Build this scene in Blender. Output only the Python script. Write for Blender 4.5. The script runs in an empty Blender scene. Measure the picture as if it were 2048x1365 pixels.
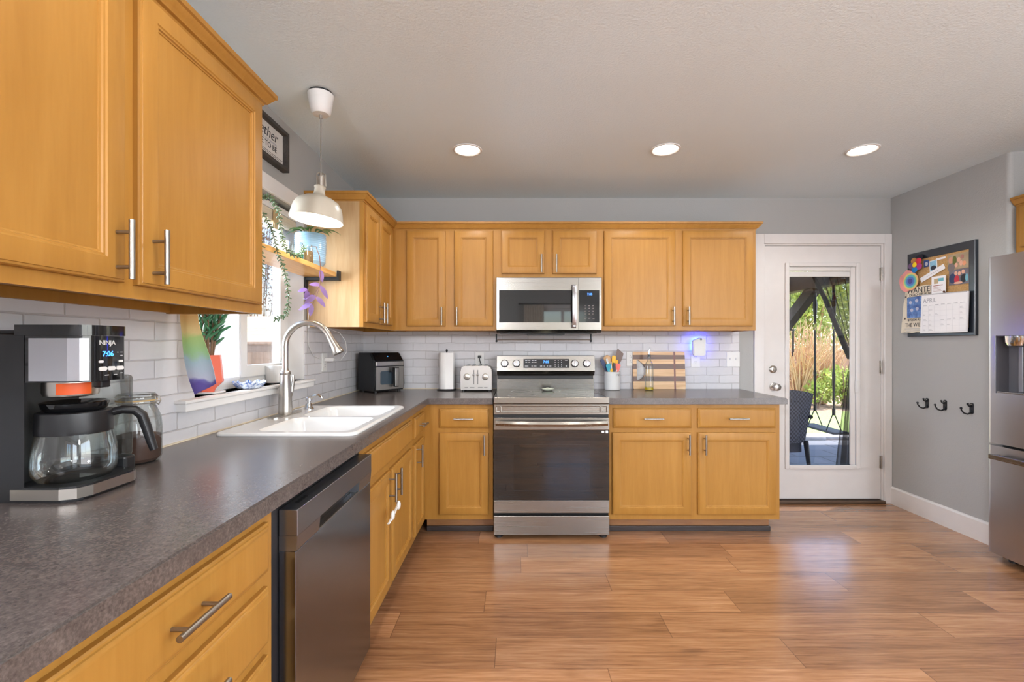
import bpy, bmesh, math, random
from mathutils import Vector, Matrix, Euler
R = math.radians
random.seed(7)
SC = bpy.context.scene
COL = SC.collection

# ------------------------------------------------------------------ camera
EYE = 1.265
cam_d = bpy.data.cameras.new('camera')
cam_d.sensor_width = 36.0
cam_d.lens = 36.0 * 910 / 2048
cam_d.shift_x = -6.0 / 2048
cam_d.shift_y = 8.0 / 2048
cam_d.clip_start = 0.05
cam_d.clip_end = 200
cam = bpy.data.objects.new('camera', cam_d)
cam.location = (0, 0, EYE)
cam.rotation_euler = (R(90), 0, 0)
COL.objects.link(cam)
SC.camera = cam

# ------------------------------------------------------------------ colour management, sampling
SC.view_settings.view_transform = 'Standard'
SC.view_settings.look = 'None'
SC.view_settings.gamma = 1.0
SC.view_settings.exposure = 0.15
SC.cycles.use_denoising = True
SC.cycles.max_bounces = 8
SC.cycles.diffuse_bounces = 4
SC.cycles.glossy_bounces = 4
SC.cycles.transmission_bounces = 6
SC.cycles.transparent_max_bounces = 16
SC.cycles.sample_clamp_indirect = 6.0
SC.cycles.caustics_reflective = False
SC.cycles.caustics_refractive = False

# ------------------------------------------------------------------ sky, sun, daylight through the rear windows
W = bpy.data.worlds.new('sky')
SC.world = W
W.use_nodes = True
wn = W.node_tree.nodes
wl = W.node_tree.links
bg = wn['Background']
sky = wn.new('ShaderNodeTexSky')
sky.sky_type = 'NISHITA'
sky.sun_disc = False
sky.sun_elevation = R(68)
sky.sun_rotation = R(100)
sky.air_density = 1.0
sky.dust_density = 1.2
wl.new(sky.outputs[0], bg.inputs[0])
bg.inputs[1].default_value = 0.75


def lamp(name, kind, loc, rot, power, color, **kw):
    l = bpy.data.lights.new(name, kind)
    l.energy = power
    l.color = color
    for k, v in kw.items():
        setattr(l, k, v)
    o = bpy.data.objects.new(name, l)
    o.location = loc
    o.rotation_euler = rot
    COL.objects.link(o)
    return o


sun_dir = Vector((-0.24, -0.15, -0.96))
lamp('sun', 'SUN', (3, 6, 12), sun_dir.to_track_quat('-Z', 'Y').to_euler(), 11.0, (1.0, 0.95, 0.86), angle=R(0.6))
DAY = (0.84, 0.92, 1.0)
# daylight arriving through the two tall windows of the wall behind the camera, and the side window
# added area lamp outside the sink window, out of view, brightens the right wall
lamp('outdoor_fill', 'AREA', (-2.65, 1.80, 1.72), (0, R(-81), R(12)), 210, (0.78, 0.88, 1.0), shape='RECTANGLE', size=1.2, size_y=1.3)
lamp('daylight', 'AREA', (2.85, -3.17, 1.22), (R(90), 0, 0), 40, DAY, shape='RECTANGLE', size=1.3, size_y=1.75)
lamp('daylight', 'AREA', (3.77, -0.75, 1.10), (0, R(90), 0), 62, DAY, shape='RECTANGLE', size=1.95, size_y=2.5)
for nm, lc, rt, sx, sy in (('portal', (-1.40, 2.17, 1.54), (0, R(-90), 0), 0.9, 0.95), ('portal', (2.47, 3.80, 1.09), (R(-90), 0, 0), 0.56, 1.62)):
    pl_ = lamp(nm, 'AREA', lc, rt, 1, (1, 1, 1), shape='RECTANGLE', size=sx, size_y=sy)
    pl_.data.cycles.is_portal = True


# ------------------------------------------------------------------ materials
def lin(c):
    out = []
    for v in c:
        v = v / 255.0
        out.append(v / 12.92 if v <= 0.04045 else ((v + 0.055) / 1.055) ** 2.4)
    return (out[0], out[1], out[2], 1.0)


class NT:
    """small node-graph helper"""
    def __init__(self, name):
        self.m = bpy.data.materials.new(name)
        self.m.use_nodes = True
        self.n = self.m.node_tree.nodes
        self.l = self.m.node_tree.links
        self.p = self.n['Principled BSDF']

    def new(self, t, **kw):
        x = self.n.new(t)
        for k, v in kw.items():
            setattr(x, k, v)
        return x

    def link(self, a, b):
        self.l.new(a, b)

    def coord(self, scale=(1, 1, 1), kind='Object', rnd=0.0, loc=(0, 0, 0)):
        tc = self.new('ShaderNodeTexCoord')
        mp = self.new('ShaderNodeMapping')
        mp.inputs['Scale'].default_value = scale
        mp.inputs['Location'].default_value = loc
        src = tc.outputs[kind]
        if rnd:
            oi = self.new('ShaderNodeObjectInfo')
            mu = self.new('ShaderNodeMath', operation='MULTIPLY')
            mu.inputs[1].default_value = rnd
            self.link(oi.outputs['Random'], mu.inputs[0])
            ad = self.new('ShaderNodeVectorMath', operation='ADD')
            self.link(src, ad.inputs[0])
            self.link(mu.outputs[0], ad.inputs[1])
            src = ad.outputs[0]
        self.link(src, mp.inputs[0])
        return mp.outputs[0]

    def noise(self, vec, scale=5, detail=4, rough=0.5, dist=0.0):
        x = self.new('ShaderNodeTexNoise')
        x.inputs['Scale'].default_value = scale
        x.inputs['Detail'].default_value = detail
        x.inputs['Roughness'].default_value = rough
        x.inputs['Distortion'].default_value = dist
        if vec is not None:
            self.link(vec, x.inputs['Vector'])
        return x.outputs['Fac']

    def ramp(self, fac, stops, interp='LINEAR'):
        x = self.new('ShaderNodeValToRGB')
        x.color_ramp.interpolation = interp
        e = x.color_ramp.elements
        while len(e) < len(stops):
            e.new(0.5)
        for k, (pos, c) in enumerate(stops):
            e[k].position = pos
            e[k].color = c
        self.link(fac, x.inputs[0])
        return x.outputs[0]

    def mix(self, fac, a, b, mode='MIX'):
        x = self.new('ShaderNodeMix', data_type='RGBA', blend_type=mode)
        for sock, v in ((x.inputs[0], fac), (x.inputs[6], a), (x.inputs[7], b)):
            if isinstance(v, (int, float)):
                sock.default_value = v
            elif isinstance(v, tuple):
                sock.default_value = v
            else:
                self.link(v, sock)
        return x.outputs[2]

    def math(self, op, a, b=None):
        x = self.new('ShaderNodeMath', operation=op)
        for sock, v in ((x.inputs[0], a), (x.inputs[1], b)):
            if v is None:
                continue
            if isinstance(v, (int, float)):
                sock.default_value = v
            else:
                self.link(v, sock)
        return x.outputs[0]

    def bump(self, h, strength=0.2, dist=0.01):
        x = self.new('ShaderNodeBump')
        x.inputs['Strength'].default_value = strength
        x.inputs['Distance'].default_value = dist
        self.link(h, x.inputs['Height'])
        self.link(x.outputs[0], self.p.inputs['Normal'])

    def base(self, c):
        if isinstance(c, tuple):
            self.p.inputs['Base Color'].default_value = c
        else:
            self.link(c, self.p.inputs['Base Color'])


def plain(name, rgb, rough=0.5, metal=0.0, spec=0.5, vary=0.06, emit=None, emit_s=0.0, coat=0.0):
    """procedural near-plain surface: slight mottling of the base colour"""
    t = NT(name)
    c = lin(rgb)
    if vary:
        f = t.noise(t.coord(), 9, 3)
        d = tuple(max(0, v * (1 - vary)) for v in c[:3]) + (1,)
        l = tuple(min(1, v * (1 + vary)) for v in c[:3]) + (1,)
        t.base(t.ramp(f, [(0.3, d), (0.7, l)]))
    else:
        t.base(c)
    t.p.inputs['Roughness'].default_value = rough
    t.p.inputs['Metallic'].default_value = metal
    t.p.inputs['Specular IOR Level'].default_value = spec
    t.p.inputs['Coat Weight'].default_value = coat
    if emit:
        t.p.inputs['Emission Color'].default_value = lin(emit)
        t.p.inputs['Emission Strength'].default_value = emit_s
    return t.m


def wood(name, dark, mid, light, rough=0.32, axis='z', scale=1.0, rnd=30.0, bump=0.04, spec=0.5):
    t = NT(name)
    s = {'z': (14, 14, 1.1), 'x': (1.1, 14, 14), 'y': (14, 1.1, 14)}[axis]
    s = tuple(v * scale for v in s)
    v = t.coord(s, rnd=rnd)
    a = t.noise(v, 1.6, 6, 0.55, 0.8)
    b = t.noise(t.coord(tuple(k * 5 for k in s), rnd=rnd), 2.0, 3)
    f = t.math('ADD', t.math('MULTIPLY', a, 0.75), t.math('MULTIPLY', b, 0.25))
    cl = t.noise(t.coord((2.2, 2.2, 1.2), rnd=rnd), 1.3, 2)
    c = t.ramp(f, [(0.30, lin(dark)), (0.5, lin(mid)), (0.70, lin(light))])
    c = t.mix(t.math('MULTIPLY', cl, 0.25), c, lin(dark), 'MIX')
    t.base(c)
    t.p.inputs['Roughness'].default_value = rough
    t.p.inputs['Specular IOR Level'].default_value = spec
    t.bump(f, bump, 0.004)
    return t.m


def steel(name, rgb, rough=0.26, axis='x', amp=0.025):
    t = NT(name)
    s = {'x': (1.5, 420, 420), 'z': (420, 420, 1.5), 'y': (420, 1.5, 420)}[axis]
    f = t.noise(t.coord(s), 1.0, 3)
    c = lin(rgb)
    t.base(t.ramp(f, [(0.3, tuple(k * 0.985 for k in c[:3]) + (1,)), (0.7, c)]))
    t.p.inputs['Metallic'].default_value = 1.0
    rr = t.math('ADD', t.math('MULTIPLY', f, amp), rough - amp / 2)
    t.link(rr, t.p.inputs['Roughness'])
    return t.m


def glass(name, tint=(1, 1, 1, 1), refl=0.08, rough=0.02):
    """thin clear pane: see-through with a Fresnel sheen"""
    t = NT(name)
    tr = t.new('ShaderNodeBsdfTransparent')
    tr.inputs[0].default_value = tint
    gl = t.new('ShaderNodeBsdfGlossy')
    gl.inputs['Roughness'].default_value = rough
    lw = t.new('ShaderNodeLayerWeight')
    lw.inputs[0].default_value = 0.25
    k = t.math('MULTIPLY', lw.outputs['Fresnel'], 0.6)
    k = t.math('ADD', k, refl * 0.5)
    mx = t.new('ShaderNodeMixShader')
    t.link(k, mx.inputs[0])
    t.link(tr.outputs[0], mx.inputs[1])
    t.link(gl.outputs[0], mx.inputs[2])
    t.link(mx.outputs[0], t.n['Material Output'].inputs[0])
    return t.m


def wall_paint(name, rgb, bump=0.10):
    t = NT(name)
    c = lin(rgb)
    f = t.noise(t.coord(), 105, 4, 0.6)
    g = t.noise(t.coord(), 1.3, 2)
    t.base(t.ramp(g, [(0.3, tuple(k * 0.97 for k in c[:3]) + (1,)), (0.7, c)]))
    t.p.inputs['Roughness'].default_value = 0.55
    t.p.inputs['Specular IOR Level'].default_value = 0.35
    t.bump(f, bump, 0.02)
    return t.m


def brick_tile(name, axes):
    """painted brick splashback; axes picks which object axes run along and up"""
    t = NT(name)
    tc = t.new('ShaderNodeTexCoord')
    sp = t.new('ShaderNodeSeparateXYZ')
    t.link(tc.outputs['Object'], sp.inputs[0])
    cb = t.new('ShaderNodeCombineXYZ')
    t.link(sp.outputs[axes[0]], cb.inputs[0])
    t.link(sp.outputs[axes[1]], cb.inputs[1])
    wob = t.noise(cb.outputs[0], 7, 2)
    ws = t.math('MULTIPLY', t.math('SUBTRACT', wob, 0.5), 0.012)
    ad = t.new('ShaderNodeVectorMath', operation='ADD')
    t.link(cb.outputs[0], ad.inputs[0])
    t.link(ws, ad.inputs[1])
    b = t.new('ShaderNodeTexBrick')
    b.offset = 0.5
    t.link(ad.outputs[0], b.inputs['Vector'])
    b.inputs['Scale'].default_value = 1.0
    b.inputs['Brick Width'].default_value = 0.204
    b.inputs['Row Height'].default_value = 0.0640
    b.inputs['Mortar Size'].default_value = 0.0035
    b.inputs['Mortar Smooth'].default_value = 0.6
    b.inputs['Color1'].default_value = lin((214, 212, 214))
    b.inputs['Color2'].default_value = lin((204, 202, 205))
    b.inputs['Mortar'].default_value = lin((188, 184, 185))
    rough = t.noise(cb.outputs[0], 28, 5, 0.6)
    t.base(t.mix(0.06, b.outputs['Color'], t.ramp(rough, [(0.3, lin((150, 150, 150))), (0.7, lin((255, 255, 255)))]), 'MULTIPLY'))
    t.p.inputs['Roughness'].default_value = 0.42
    h = t.math('ADD', t.math('MULTIPLY', b.outputs['Fac'], -1.0), t.math('MULTIPLY', rough, 0.22))
    t.bump(h, 0.55, 0.005)
    return t.m


def plank_floor(name):
    t = NT(name)
    tc = t.new('ShaderNodeTexCoord')
    sp = t.new('ShaderNodeSeparateXYZ')
    t.link(tc.outputs['Object'], sp.inputs[0])
    x, y = sp.outputs[0], sp.outputs[1]
    PW, PL = 0.1862, 1.22
    yy = t.math('DIVIDE', t.math('SUBTRACT', y, 1.779 - 40 * PW), PW)
    row = t.math('FLOOR', yy)
    fy = t.math('FRACT', yy)
    wn_ = t.new('ShaderNodeTexWhiteNoise', noise_dimensions='1D')
    t.link(row, wn_.inputs['W'])
    xx = t.math('ADD', t.math('DIVIDE', x, PL), t.math('MULTIPLY', wn_.outputs['Value'], 7.31))
    xx = t.math('ADD', xx, 50.0)
    idx = t.math('FLOOR', xx)
    fx = t.math('FRACT', xx)
    cb = t.new('ShaderNodeCombineXYZ')
    t.link(row, cb.inputs[0])
    t.link(idx, cb.inputs[1])
    w2 = t.new('ShaderNodeTexWhiteNoise', noise_dimensions='3D')
    t.link(cb.outputs[0], w2.inputs['Vector'])
    rnd = w2.outputs['Value']
    off = t.new('ShaderNodeCombineXYZ')
    t.link(t.math('MULTIPLY', rnd, 41.0), off.inputs[0])
    t.link(t.math('MULTIPLY', rnd, 17.0), off.inputs[1])
    av = t.new('ShaderNodeVectorMath', operation='ADD')
    t.link(tc.outputs['Object'], av.inputs[0])
    t.link(off.outputs[0], av.inputs[1])

    def mapped(s):
        mp = t.new('ShaderNodeMapping')
        mp.inputs['Scale'].default_value = s
        t.link(av.outputs[0], mp.inputs[0])
        return mp.outputs[0]
    big = t.noise(mapped((1.3, 9, 1)), 1.6, 5, 0.55, 1.4)
    fine = t.noise(mapped((6, 120, 1)), 1.5, 4, 0.6)
    mid = t.noise(mapped((2.2, 46, 1)), 1.0, 6, 0.7, 0.5)
    wave = t.new('ShaderNodeTexWave', wave_type='BANDS', bands_direction='Y')
    wave.inputs['Scale'].default_value = 5.5
    wave.inputs['Distortion'].default_value = 9.0
    wave.inputs['Detail'].default_value = 3.0
    wave.inputs['Detail Scale'].default_value = 1.2
    t.link(mapped((0.55, 3.0, 1)), wave.inputs['Vector'])
    g = t.math('ADD', t.math('MULTIPLY', big, 0.58), t.math('MULTIPLY', fine, 0.32))
    g = t.math('ADD', g, t.math('MULTIPLY', wave.outputs['Fac'], 0.10))
    lines = t.ramp(mid, [(0.36, (0, 0, 0, 1)), (0.48, (0.5, 0.5, 0.5, 1)), (0.54, (0.5, 0.5, 0.5, 1)), (0.66, (1, 1, 1, 1))])
    g = t.math('ADD', t.math('MULTIPLY', g, 0.72), t.math('MULTIPLY', lines, 0.26))
    c = t.ramp(g, [(0.24, lin((130, 90, 60))), (0.48, lin((180, 132, 94))), (0.72, lin((212, 164, 124)))])
    tone = t.ramp(rnd, [(0.0, lin((206, 200, 196))), (0.5, lin((232, 228, 224))), (1.0, lin((255, 250, 244)))])
    c = t.mix(1.0, c, tone, 'MULTIPLY')
    # knots
    vo = t.new('ShaderNodeTexVoronoi')
    vo.inputs['Scale'].default_value = 1.0
    t.link(mapped((1.15, 3.4, 1)), vo.inputs['Vector'])
    kn = t.ramp(t.math('ADD', vo.outputs['Distance'], t.math('MULTIPLY', fine, 0.06)), [(0.05, (1, 1, 1, 1)), (0.13, (0, 0, 0, 1))])
    c = t.mix(t.math('MULTIPLY', kn, 0.6), c, lin((66, 44, 34)))
    # seams
    ex = t.math('MINIMUM', fx, t.math('SUBTRACT', 1.0, fx))
    ey = t.math('MINIMUM', fy, t.math('SUBTRACT', 1.0, fy))
    sx = t.math('LESS_THAN', ex, 0.0014)
    sy = t.math('LESS_THAN', ey, 0.008)
    seam = t.math('MAXIMUM', sx, sy)
    c = t.mix(t.math('MULTIPLY', seam, 0.55), c, lin((70, 48, 36)))
    t.base(c)
    t.p.inputs['Roughness'].default_value = 0.27
    t.p.inputs['Specular IOR Level'].default_value = 0.5
    t.p.inputs['Coat Weight'].default_value = 0.6
    t.p.inputs['Coat Roughness'].default_value = 0.16
    h = t.math('SUBTRACT', t.math('MULTIPLY', g, 0.6), t.math('MULTIPLY', seam, 0.8))
    t.bump(h, 0.12, 0.004)
    return t.m


def laminate(name):
    t = NT(name)
    a = t.noise(t.coord(), 190, 4, 0.65)
    b = t.noise(t.coord(), 34, 5, 0.6)
    f = t.math('ADD', t.math('MULTIPLY', a, 0.72), t.math('MULTIPLY', b, 0.28))
    t.base(t.ramp(f, [(0.32, lin((64, 57, 55))), (0.5, lin((88, 80, 77))), (0.68, lin((112, 103, 98)))]))
    t.p.inputs['Roughness'].default_value = 0.25
    t.p.inputs['Specular IOR Level'].default_value = 0.65
    t.bump(f, 0.06, 0.002)
    return t.m


M = {}
M['maple'] = wood('maple', (158, 111, 47), (166, 119, 53), (174, 127, 60), rough=0.38, spec=0.32)
M['maple_side'] = wood('maple_side', (172, 138, 94), (186, 154, 112), (196, 166, 126), rough=0.4)
M['shelf'] = wood('pine_shelf', (196, 140, 74), (220, 172, 108), (232, 192, 134), axis='y')
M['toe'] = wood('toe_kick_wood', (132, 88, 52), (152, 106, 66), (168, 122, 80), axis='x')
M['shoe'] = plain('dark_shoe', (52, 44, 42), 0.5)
M['steel'] = steel('brushed_steel', (154, 149, 142), 0.27)
M['steel_v'] = steel('brushed_steel_upright', (188, 188, 193), 0.30, 'z')
M['steel_light'] = steel('pale_steel', (186, 183, 179), 0.36)
M['pull'] = plain('satin_pull', (152, 146, 138), 0.36, 1.0)
M['nickel'] = plain('brushed_nickel', (186, 180, 172), 0.30, 1.0)
M['chrome'] = plain('chrome', (212, 212, 214), 0.12, 1.0)
M['dark_steel'] = steel('dark_steel', (134, 139, 147), 0.22, 'x')
M['dark_gloss'] = plain('black_gloss', (16, 16, 18), 0.06, 0.0, 0.6, 0)
M['black'] = plain('black_plastic', (24, 24, 26), 0.38)
M['black_metal'] = plain('black_metal', (30, 32, 36), 0.42, 0.3)
M['oven_glass'] = plain('oven_glass', (15, 13, 13), 0.03, 0.0, 0.9, 0)
M['wall'] = wall_paint('grey_paint', (168, 168, 166))
M['ceiling'] = wall_paint('ceiling_paint', (228, 242, 250), 0.22)
M['trim'] = plain('white_trim', (222, 219, 217), 0.34, vary=0.02)
M['tile_x'] = brick_tile('painted_brick', (0, 2))
M['tile_y'] = brick_tile('painted_brick_side', (1, 2))
M['floor'] = plank_floor('oak_planks')
M['counter'] = laminate('dark_laminate')
M['glass'] = glass('clear_glass')
M['jar_glass'] = glass('jar_glass', (0.93, 0.96, 0.95, 1), 0.16)
M['bottle_glass'] = glass('bottle_glass', (0.94, 0.97, 0.96, 1), 0.06)
M['white'] = plain('white_plastic', (220, 219, 217), 0.35, vary=0.02)
M['porcelain'] = plain('white_porcelain', (222, 221, 219), 0.12, vary=0.01, coat=0.4)
M['cream'] = plain('cream_enamel', (192, 184, 168), 0.35, vary=0.02)
M['paper'] = plain('paper', (240, 240, 242), 0.8, vary=0.02)
M['ink'] = plain('ink', (58, 58, 62), 0.8, vary=0)
M['ink_soft'] = plain('pencil', (168, 168, 176), 0.8, vary=0)
M['blue_led'] = plain('blue_display', (20, 60, 140), 0.4, vary=0, emit=(70, 150, 255), emit_s=3.0)
M['lamp_glow'] = plain('lamp_lens', (255, 250, 240), 0.4, vary=0, emit=(255, 244, 226), emit_s=12.0)
M['print'] = plain('pale_print', (200, 200, 204), 0.5, vary=0)


# ------------------------------------------------------------------ mesh building
class MB:
    def __init__(self):
        self.bm = bmesh.new()
        self.mi = 0

    def _paint(self, faces):
        for f in faces:
            f.material_index = self.mi

    def box(self, x0, x1, y0, y1, z0, z1, bevel=0.0, seg=2):
        m = Matrix.Translation(((x0 + x1) / 2, (y0 + y1) / 2, (z0 + z1) / 2)) @ Matrix.Diagonal((x1 - x0, y1 - y0, z1 - z0, 1))
        g = bmesh.ops.create_cube(self.bm, size=1.0, matrix=m)
        vs = g['verts']
        fs = {f for v in vs for f in v.link_faces}
        self._paint(fs)
        if bevel:
            es = list({e for v in vs for e in v.link_edges})
            r = bmesh.ops.bevel(self.bm, geom=es, offset=bevel, segments=seg, profile=0.5, affect='EDGES')
            self._paint(r['faces'])
        return self

    def loft(self, loops, cap0=True, cap1=True, closed=True):
        rows = [[self.bm.verts.new(p) for p in lp] for lp in loops]
        fs = []
        n = len(rows[0])
        for a, b in zip(rows, rows[1:]):
            for i in range(n if closed else n - 1):
                j = (i + 1) % n
                try:
                    fs.append(self.bm.faces.new((a[i], a[j], b[j], b[i])))
                except ValueError:
                    pass
        if cap0:
            fs.append(self.bm.faces.new(list(reversed(rows[0]))))
        if cap1:
            fs.append(self.bm.faces.new(rows[-1]))
        self._paint(fs)
        return self

    def lathe(self, prof, c=(0, 0, 0), seg=32, cap0=True, cap1=True, sx=1.0, sy=1.0, m=None):
        loops = []
        for r, z in prof:
            lp = [Vector((r * sx * math.cos(2 * math.pi * k / seg), r * sy * math.sin(2 * math.pi * k / seg), z)) for k in range(seg)]
            if m is not None:
                lp = [m @ p for p in lp]
            loops.append([p + Vector(c) for p in lp])
        return self.loft(loops, cap0, cap1)

    def tube(self, pts, r, seg=10, cap=True, flat=1.0):
        pts = [Vector(p) for p in pts]
        n = len(pts)
        rs = r if isinstance(r, (list, tuple)) else [r] * n
        up = None
        loops = []
        for i, p in enumerate(pts):
            d = (pts[min(i + 1, n - 1)] - pts[max(i - 1, 0)]).normalized()
            if up is None:
                up = Vector((0, 0, 1)) if abs(d.z) < 0.9 else Vector((1, 0, 0))
            a = d.cross(up).normalized()
            b = a.cross(d).normalized()
            up = b
            loops.append([p + (a * math.cos(2 * math.pi * k / seg) * rs[i] + b * math.sin(2 * math.pi * k / seg) * rs[i] * flat) for k in range(seg)])
        return self.loft(loops, cap, cap)

    def cyl(self, p0, p1, r, r1=None, seg=20):
        return self.tube([p0, p1], [r, r if r1 is None else r1], seg)

    def ball(self, c, rx, ry=None, rz=None, u=16, v=10, m=None):
        ry = rx if ry is None else ry
        rz = rx if rz is None else rz
        mm = Matrix.Translation(c) @ (m.to_4x4() if m is not None else Matrix.Identity(4)) @ Matrix.Diagonal((rx, ry, rz, 1))
        g = bmesh.ops.create_uvsphere(self.bm, u_segments=u, v_segments=v, radius=1.0, matrix=mm)
        self._paint({f for w in g['verts'] for f in w.link_faces})
        return self

    def prism(self, poly, fn, a, b):
        """poly of 2-D points, fn(u, v, w) -> 3-D, extruded from w=a to w=b"""
        return self.loft([[fn(u, v, a) for u, v in poly], [fn(u, v, b) for u, v in poly]])

    def plate(self, outer, holes, fn, a, b):
        """polygon with holes, extruded"""
        bm2 = bmesh.new()
        for lp in [outer] + holes:
            vs = [bm2.verts.new((u, v, 0)) for u, v in lp]
            for i in range(len(vs)):
                bm2.edges.new((vs[i], vs[(i + 1) % len(vs)]))
        bmesh.ops.triangle_fill(bm2, use_beauty=True, use_dissolve=False, edges=bm2.edges[:])
        bmesh.ops.dissolve_limit(bm2, angle_limit=0.001, verts=bm2.verts[:], edges=bm2.edges[:])
        bm2.verts.ensure_lookup_table()
        fs = []
        for w, flip in ((a, False), (b, True)):
            mp = {v: self.bm.verts.new(fn(v.co.x, v.co.y, w)) for v in bm2.verts}
            for f in bm2.faces:
                seq = [mp[v] for v in f.verts]
                fs.append(self.bm.faces.new(list(reversed(seq)) if flip else seq))
            if w == a:
                first = mp
            else:
                for e in bm2.edges:
                    if len(e.link_faces) == 1:
                        p, q = e.verts
                        fs.append(self.bm.faces.new((first[p], first[q], mp[q], mp[p])))
        bm2.free()
        self._paint(fs)
        return self

    def panel(self, x0, x1, z0, z1, prof, y=0.0):
        """moulded rectangular front facing -Y; prof = (inset, depth towards the viewer)"""
        loops = []
        for ins, d in prof:
            loops.append([(x0 + ins, y - d, z0 + ins), (x1 - ins, y - d, z0 + ins), (x1 - ins, y - d, z1 - ins), (x0 + ins, y - d, z1 - ins)])
        return self.loft(loops)

    def sweep(self, path, prof):
        """prof (out, z) swept along a 2-D path with mitred corners, out = right of travel"""
        pts = [Vector(p) for p in path]
        n = len(pts)
        loops = []
        for i in range(n):
            dirs = []
            if i > 0:
                dirs.append((pts[i] - pts[i - 1]).normalized())
            if i < n - 1:
                dirs.append((pts[i + 1] - pts[i]).normalized())
            ns = [Vector((d.y, -d.x)) for d in dirs]
            if len(ns) == 1:
                off = ns[0]
            else:
                s = ns[0] + ns[1]
                off = s / (1 + ns[0].dot(ns[1]))
            loops.append([(pts[i].x + off.x * o, pts[i].y + off.y * o, z) for o, z in prof])
        return self.loft(loops)

    def build(self, name, mats, parent=None, smooth=35):
        bmesh.ops.recalc_face_normals(self.bm, faces=self.bm.faces[:])
        me = bpy.data.meshes.new(name)
        self.bm.to_mesh(me)
        self.bm.free()
        return link_mesh(name, me, mats, parent, smooth)


def link_mesh(name, me, mats, parent=None, smooth=35):
    if not isinstance(mats, (list, tuple)):
        mats = [mats]
    for m in mats:
        me.materials.append(m)
    if smooth:
        me.shade_smooth()
        me.set_sharp_from_angle(angle=R(smooth))
    o = bpy.data.objects.new(name, me)
    COL.objects.link(o)
    if parent:
        o.parent = parent
    return o


def tag(o, label, cat, group=None):
    o['label'] = label
    o['category'] = cat
    if group:
        o['group'] = group
    return o


def thing(name, label, cat, loc=(0, 0, 0), rz=0.0, group=None, rot=None):
    o = bpy.data.objects.new(name, None)
    o.empty_display_size = 0.1
    o.location = loc
    o.rotation_euler = rot if rot else (0, 0, rz)
    COL.objects.link(o)
    return tag(o, label, cat, group)


def struct(o):
    o['kind'] = 'structure'
    return o


def text_mesh(s, size, mtx, depth=0.0006, align='LEFT', shear=0.0, xs=1.0):
    cu = bpy.data.curves.new('lettering', 'FONT')
    cu.body = s
    cu.size = size
    cu.align_x = align
    cu.align_y = 'CENTER'
    cu.extrude = depth
    cu.shear = shear
    cu.resolution_u = 3
    o = bpy.data.objects.new('lettering', cu)
    COL.objects.link(o)
    dg = bpy.context.evaluated_depsgraph_get()
    me = bpy.data.meshes.new_from_object(o.evaluated_get(dg))
    bpy.data.objects.remove(o)
    bpy.data.curves.remove(cu)
    me.materials.clear()
    me.transform(mtx @ Matrix.Diagonal((xs, 1, 1, 1)))
    return me


def letters(s, size, loc, mat_, parent, align='CENTER', shear=0.0, xs=1.0, turn=0.0, name='lettering'):
    """lettering facing local -Y"""
    mtx = Matrix.Translation(loc) @ Matrix.Rotation(turn, 4, 'Z') @ Matrix.Rotation(R(90), 4, 'X')
    return link_mesh(name, text_mesh(s, size, mtx, align=align, shear=shear, xs=xs), mat_, parent, 0)


def XZ(u, v, w):
    return (u, w, v)


def XY(u, v, w):
    return (u, v, w)


def YZ(u, v, w):
    return (w, u, v)


def rrect(x0, x1, y0, y1, r, n=6):
    pts = []
    for cx, cy, a0 in ((x1 - r, y0 + r, -90), (x1 - r, y1 - r, 0), (x0 + r, y1 - r, 90), (x0 + r, y0 + r, 180)):
        for k in range(n + 1):
            a = R(a0 + 90 * k / n)
            pts.append((cx + r * math.cos(a), cy + r * math.sin(a)))
    return pts


# ------------------------------------------------------------------ the room
LX, BY, RX, CZ = -1.216, 3.64, 3.006, 2.44
WIN = (1.718, 2.622, 1.066, 2.017)       # sink window y0 y1 z0 z1
DOOR = (1.985, 2.947, 0.0, 2.075)        # back door opening x0 x1 z0 z1
REARW = [(2.15, 3.55, 0.3, 2.15), (0.45, 1.60, 0.9, 2.05)]


def rect(a, b, c, d):
    return [(a, c), (b, c), (b, d), (a, d)]


m = MB()
m.box(-1.4, 3.95, -3.3, 3.80, -0.12, 0.0)
struct(m.build('floor', M['floor'], smooth=0))
m = MB()
m.box(-1.4, 3.95, -3.3, 3.80, CZ, CZ + 0.16)
struct(m.build('ceiling', M['ceiling'], smooth=0))
m = MB()
m.plate(rect(-3.2, BY + 0.16, 0, CZ), [rect(*WIN)], YZ, LX, LX - 0.15)
struct(m.build('wall_left', M['wall'], smooth=0))
m = MB()
m.plate([(LX, 0), (DOOR[0], 0), (DOOR[0], DOOR[3]), (DOOR[1], DOOR[3]), (DOOR[1], 0), (RX + 0.5, 0), (RX + 0.5, CZ), (LX, CZ)], [], XZ, BY, BY + 0.15)
struct(m.build('wall_back', M['wall'], smooth=0))
m = MB()   # right wall: returns with a rounded corner into the refrigerator alcove
r = 0.025
pl = [(RX, BY), (RX, 2.763 + r)]
for k in range(1, 7):
    a = R(180 + 90 * k / 6)
    pl.append((RX + r + r * math.cos(a), 2.763 + r + r * math.sin(a)))
pl += [(3.95, 2.763), (3.95, BY)]
m.prism(pl, XY, 0, CZ)
struct(m.build('wall_right', M['wall'], smooth=40))
SLIDE = (-2.05, 0.55, 0.06, 2.10)
m = MB()
m.plate(rect(-3.2, 2.763, 0, CZ), [rect(*SLIDE)], YZ, 3.80, 3.95)
struct(m.build('wall_side', M['wall'], smooth=0))
m = MB()
m.plate(rect(LX - 0.15, 3.95, 0, CZ), [rect(*w) for w in REARW], XZ, -3.2, -3.3)
struct(m.build('wall_rear', M['wall'], smooth=0))

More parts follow.
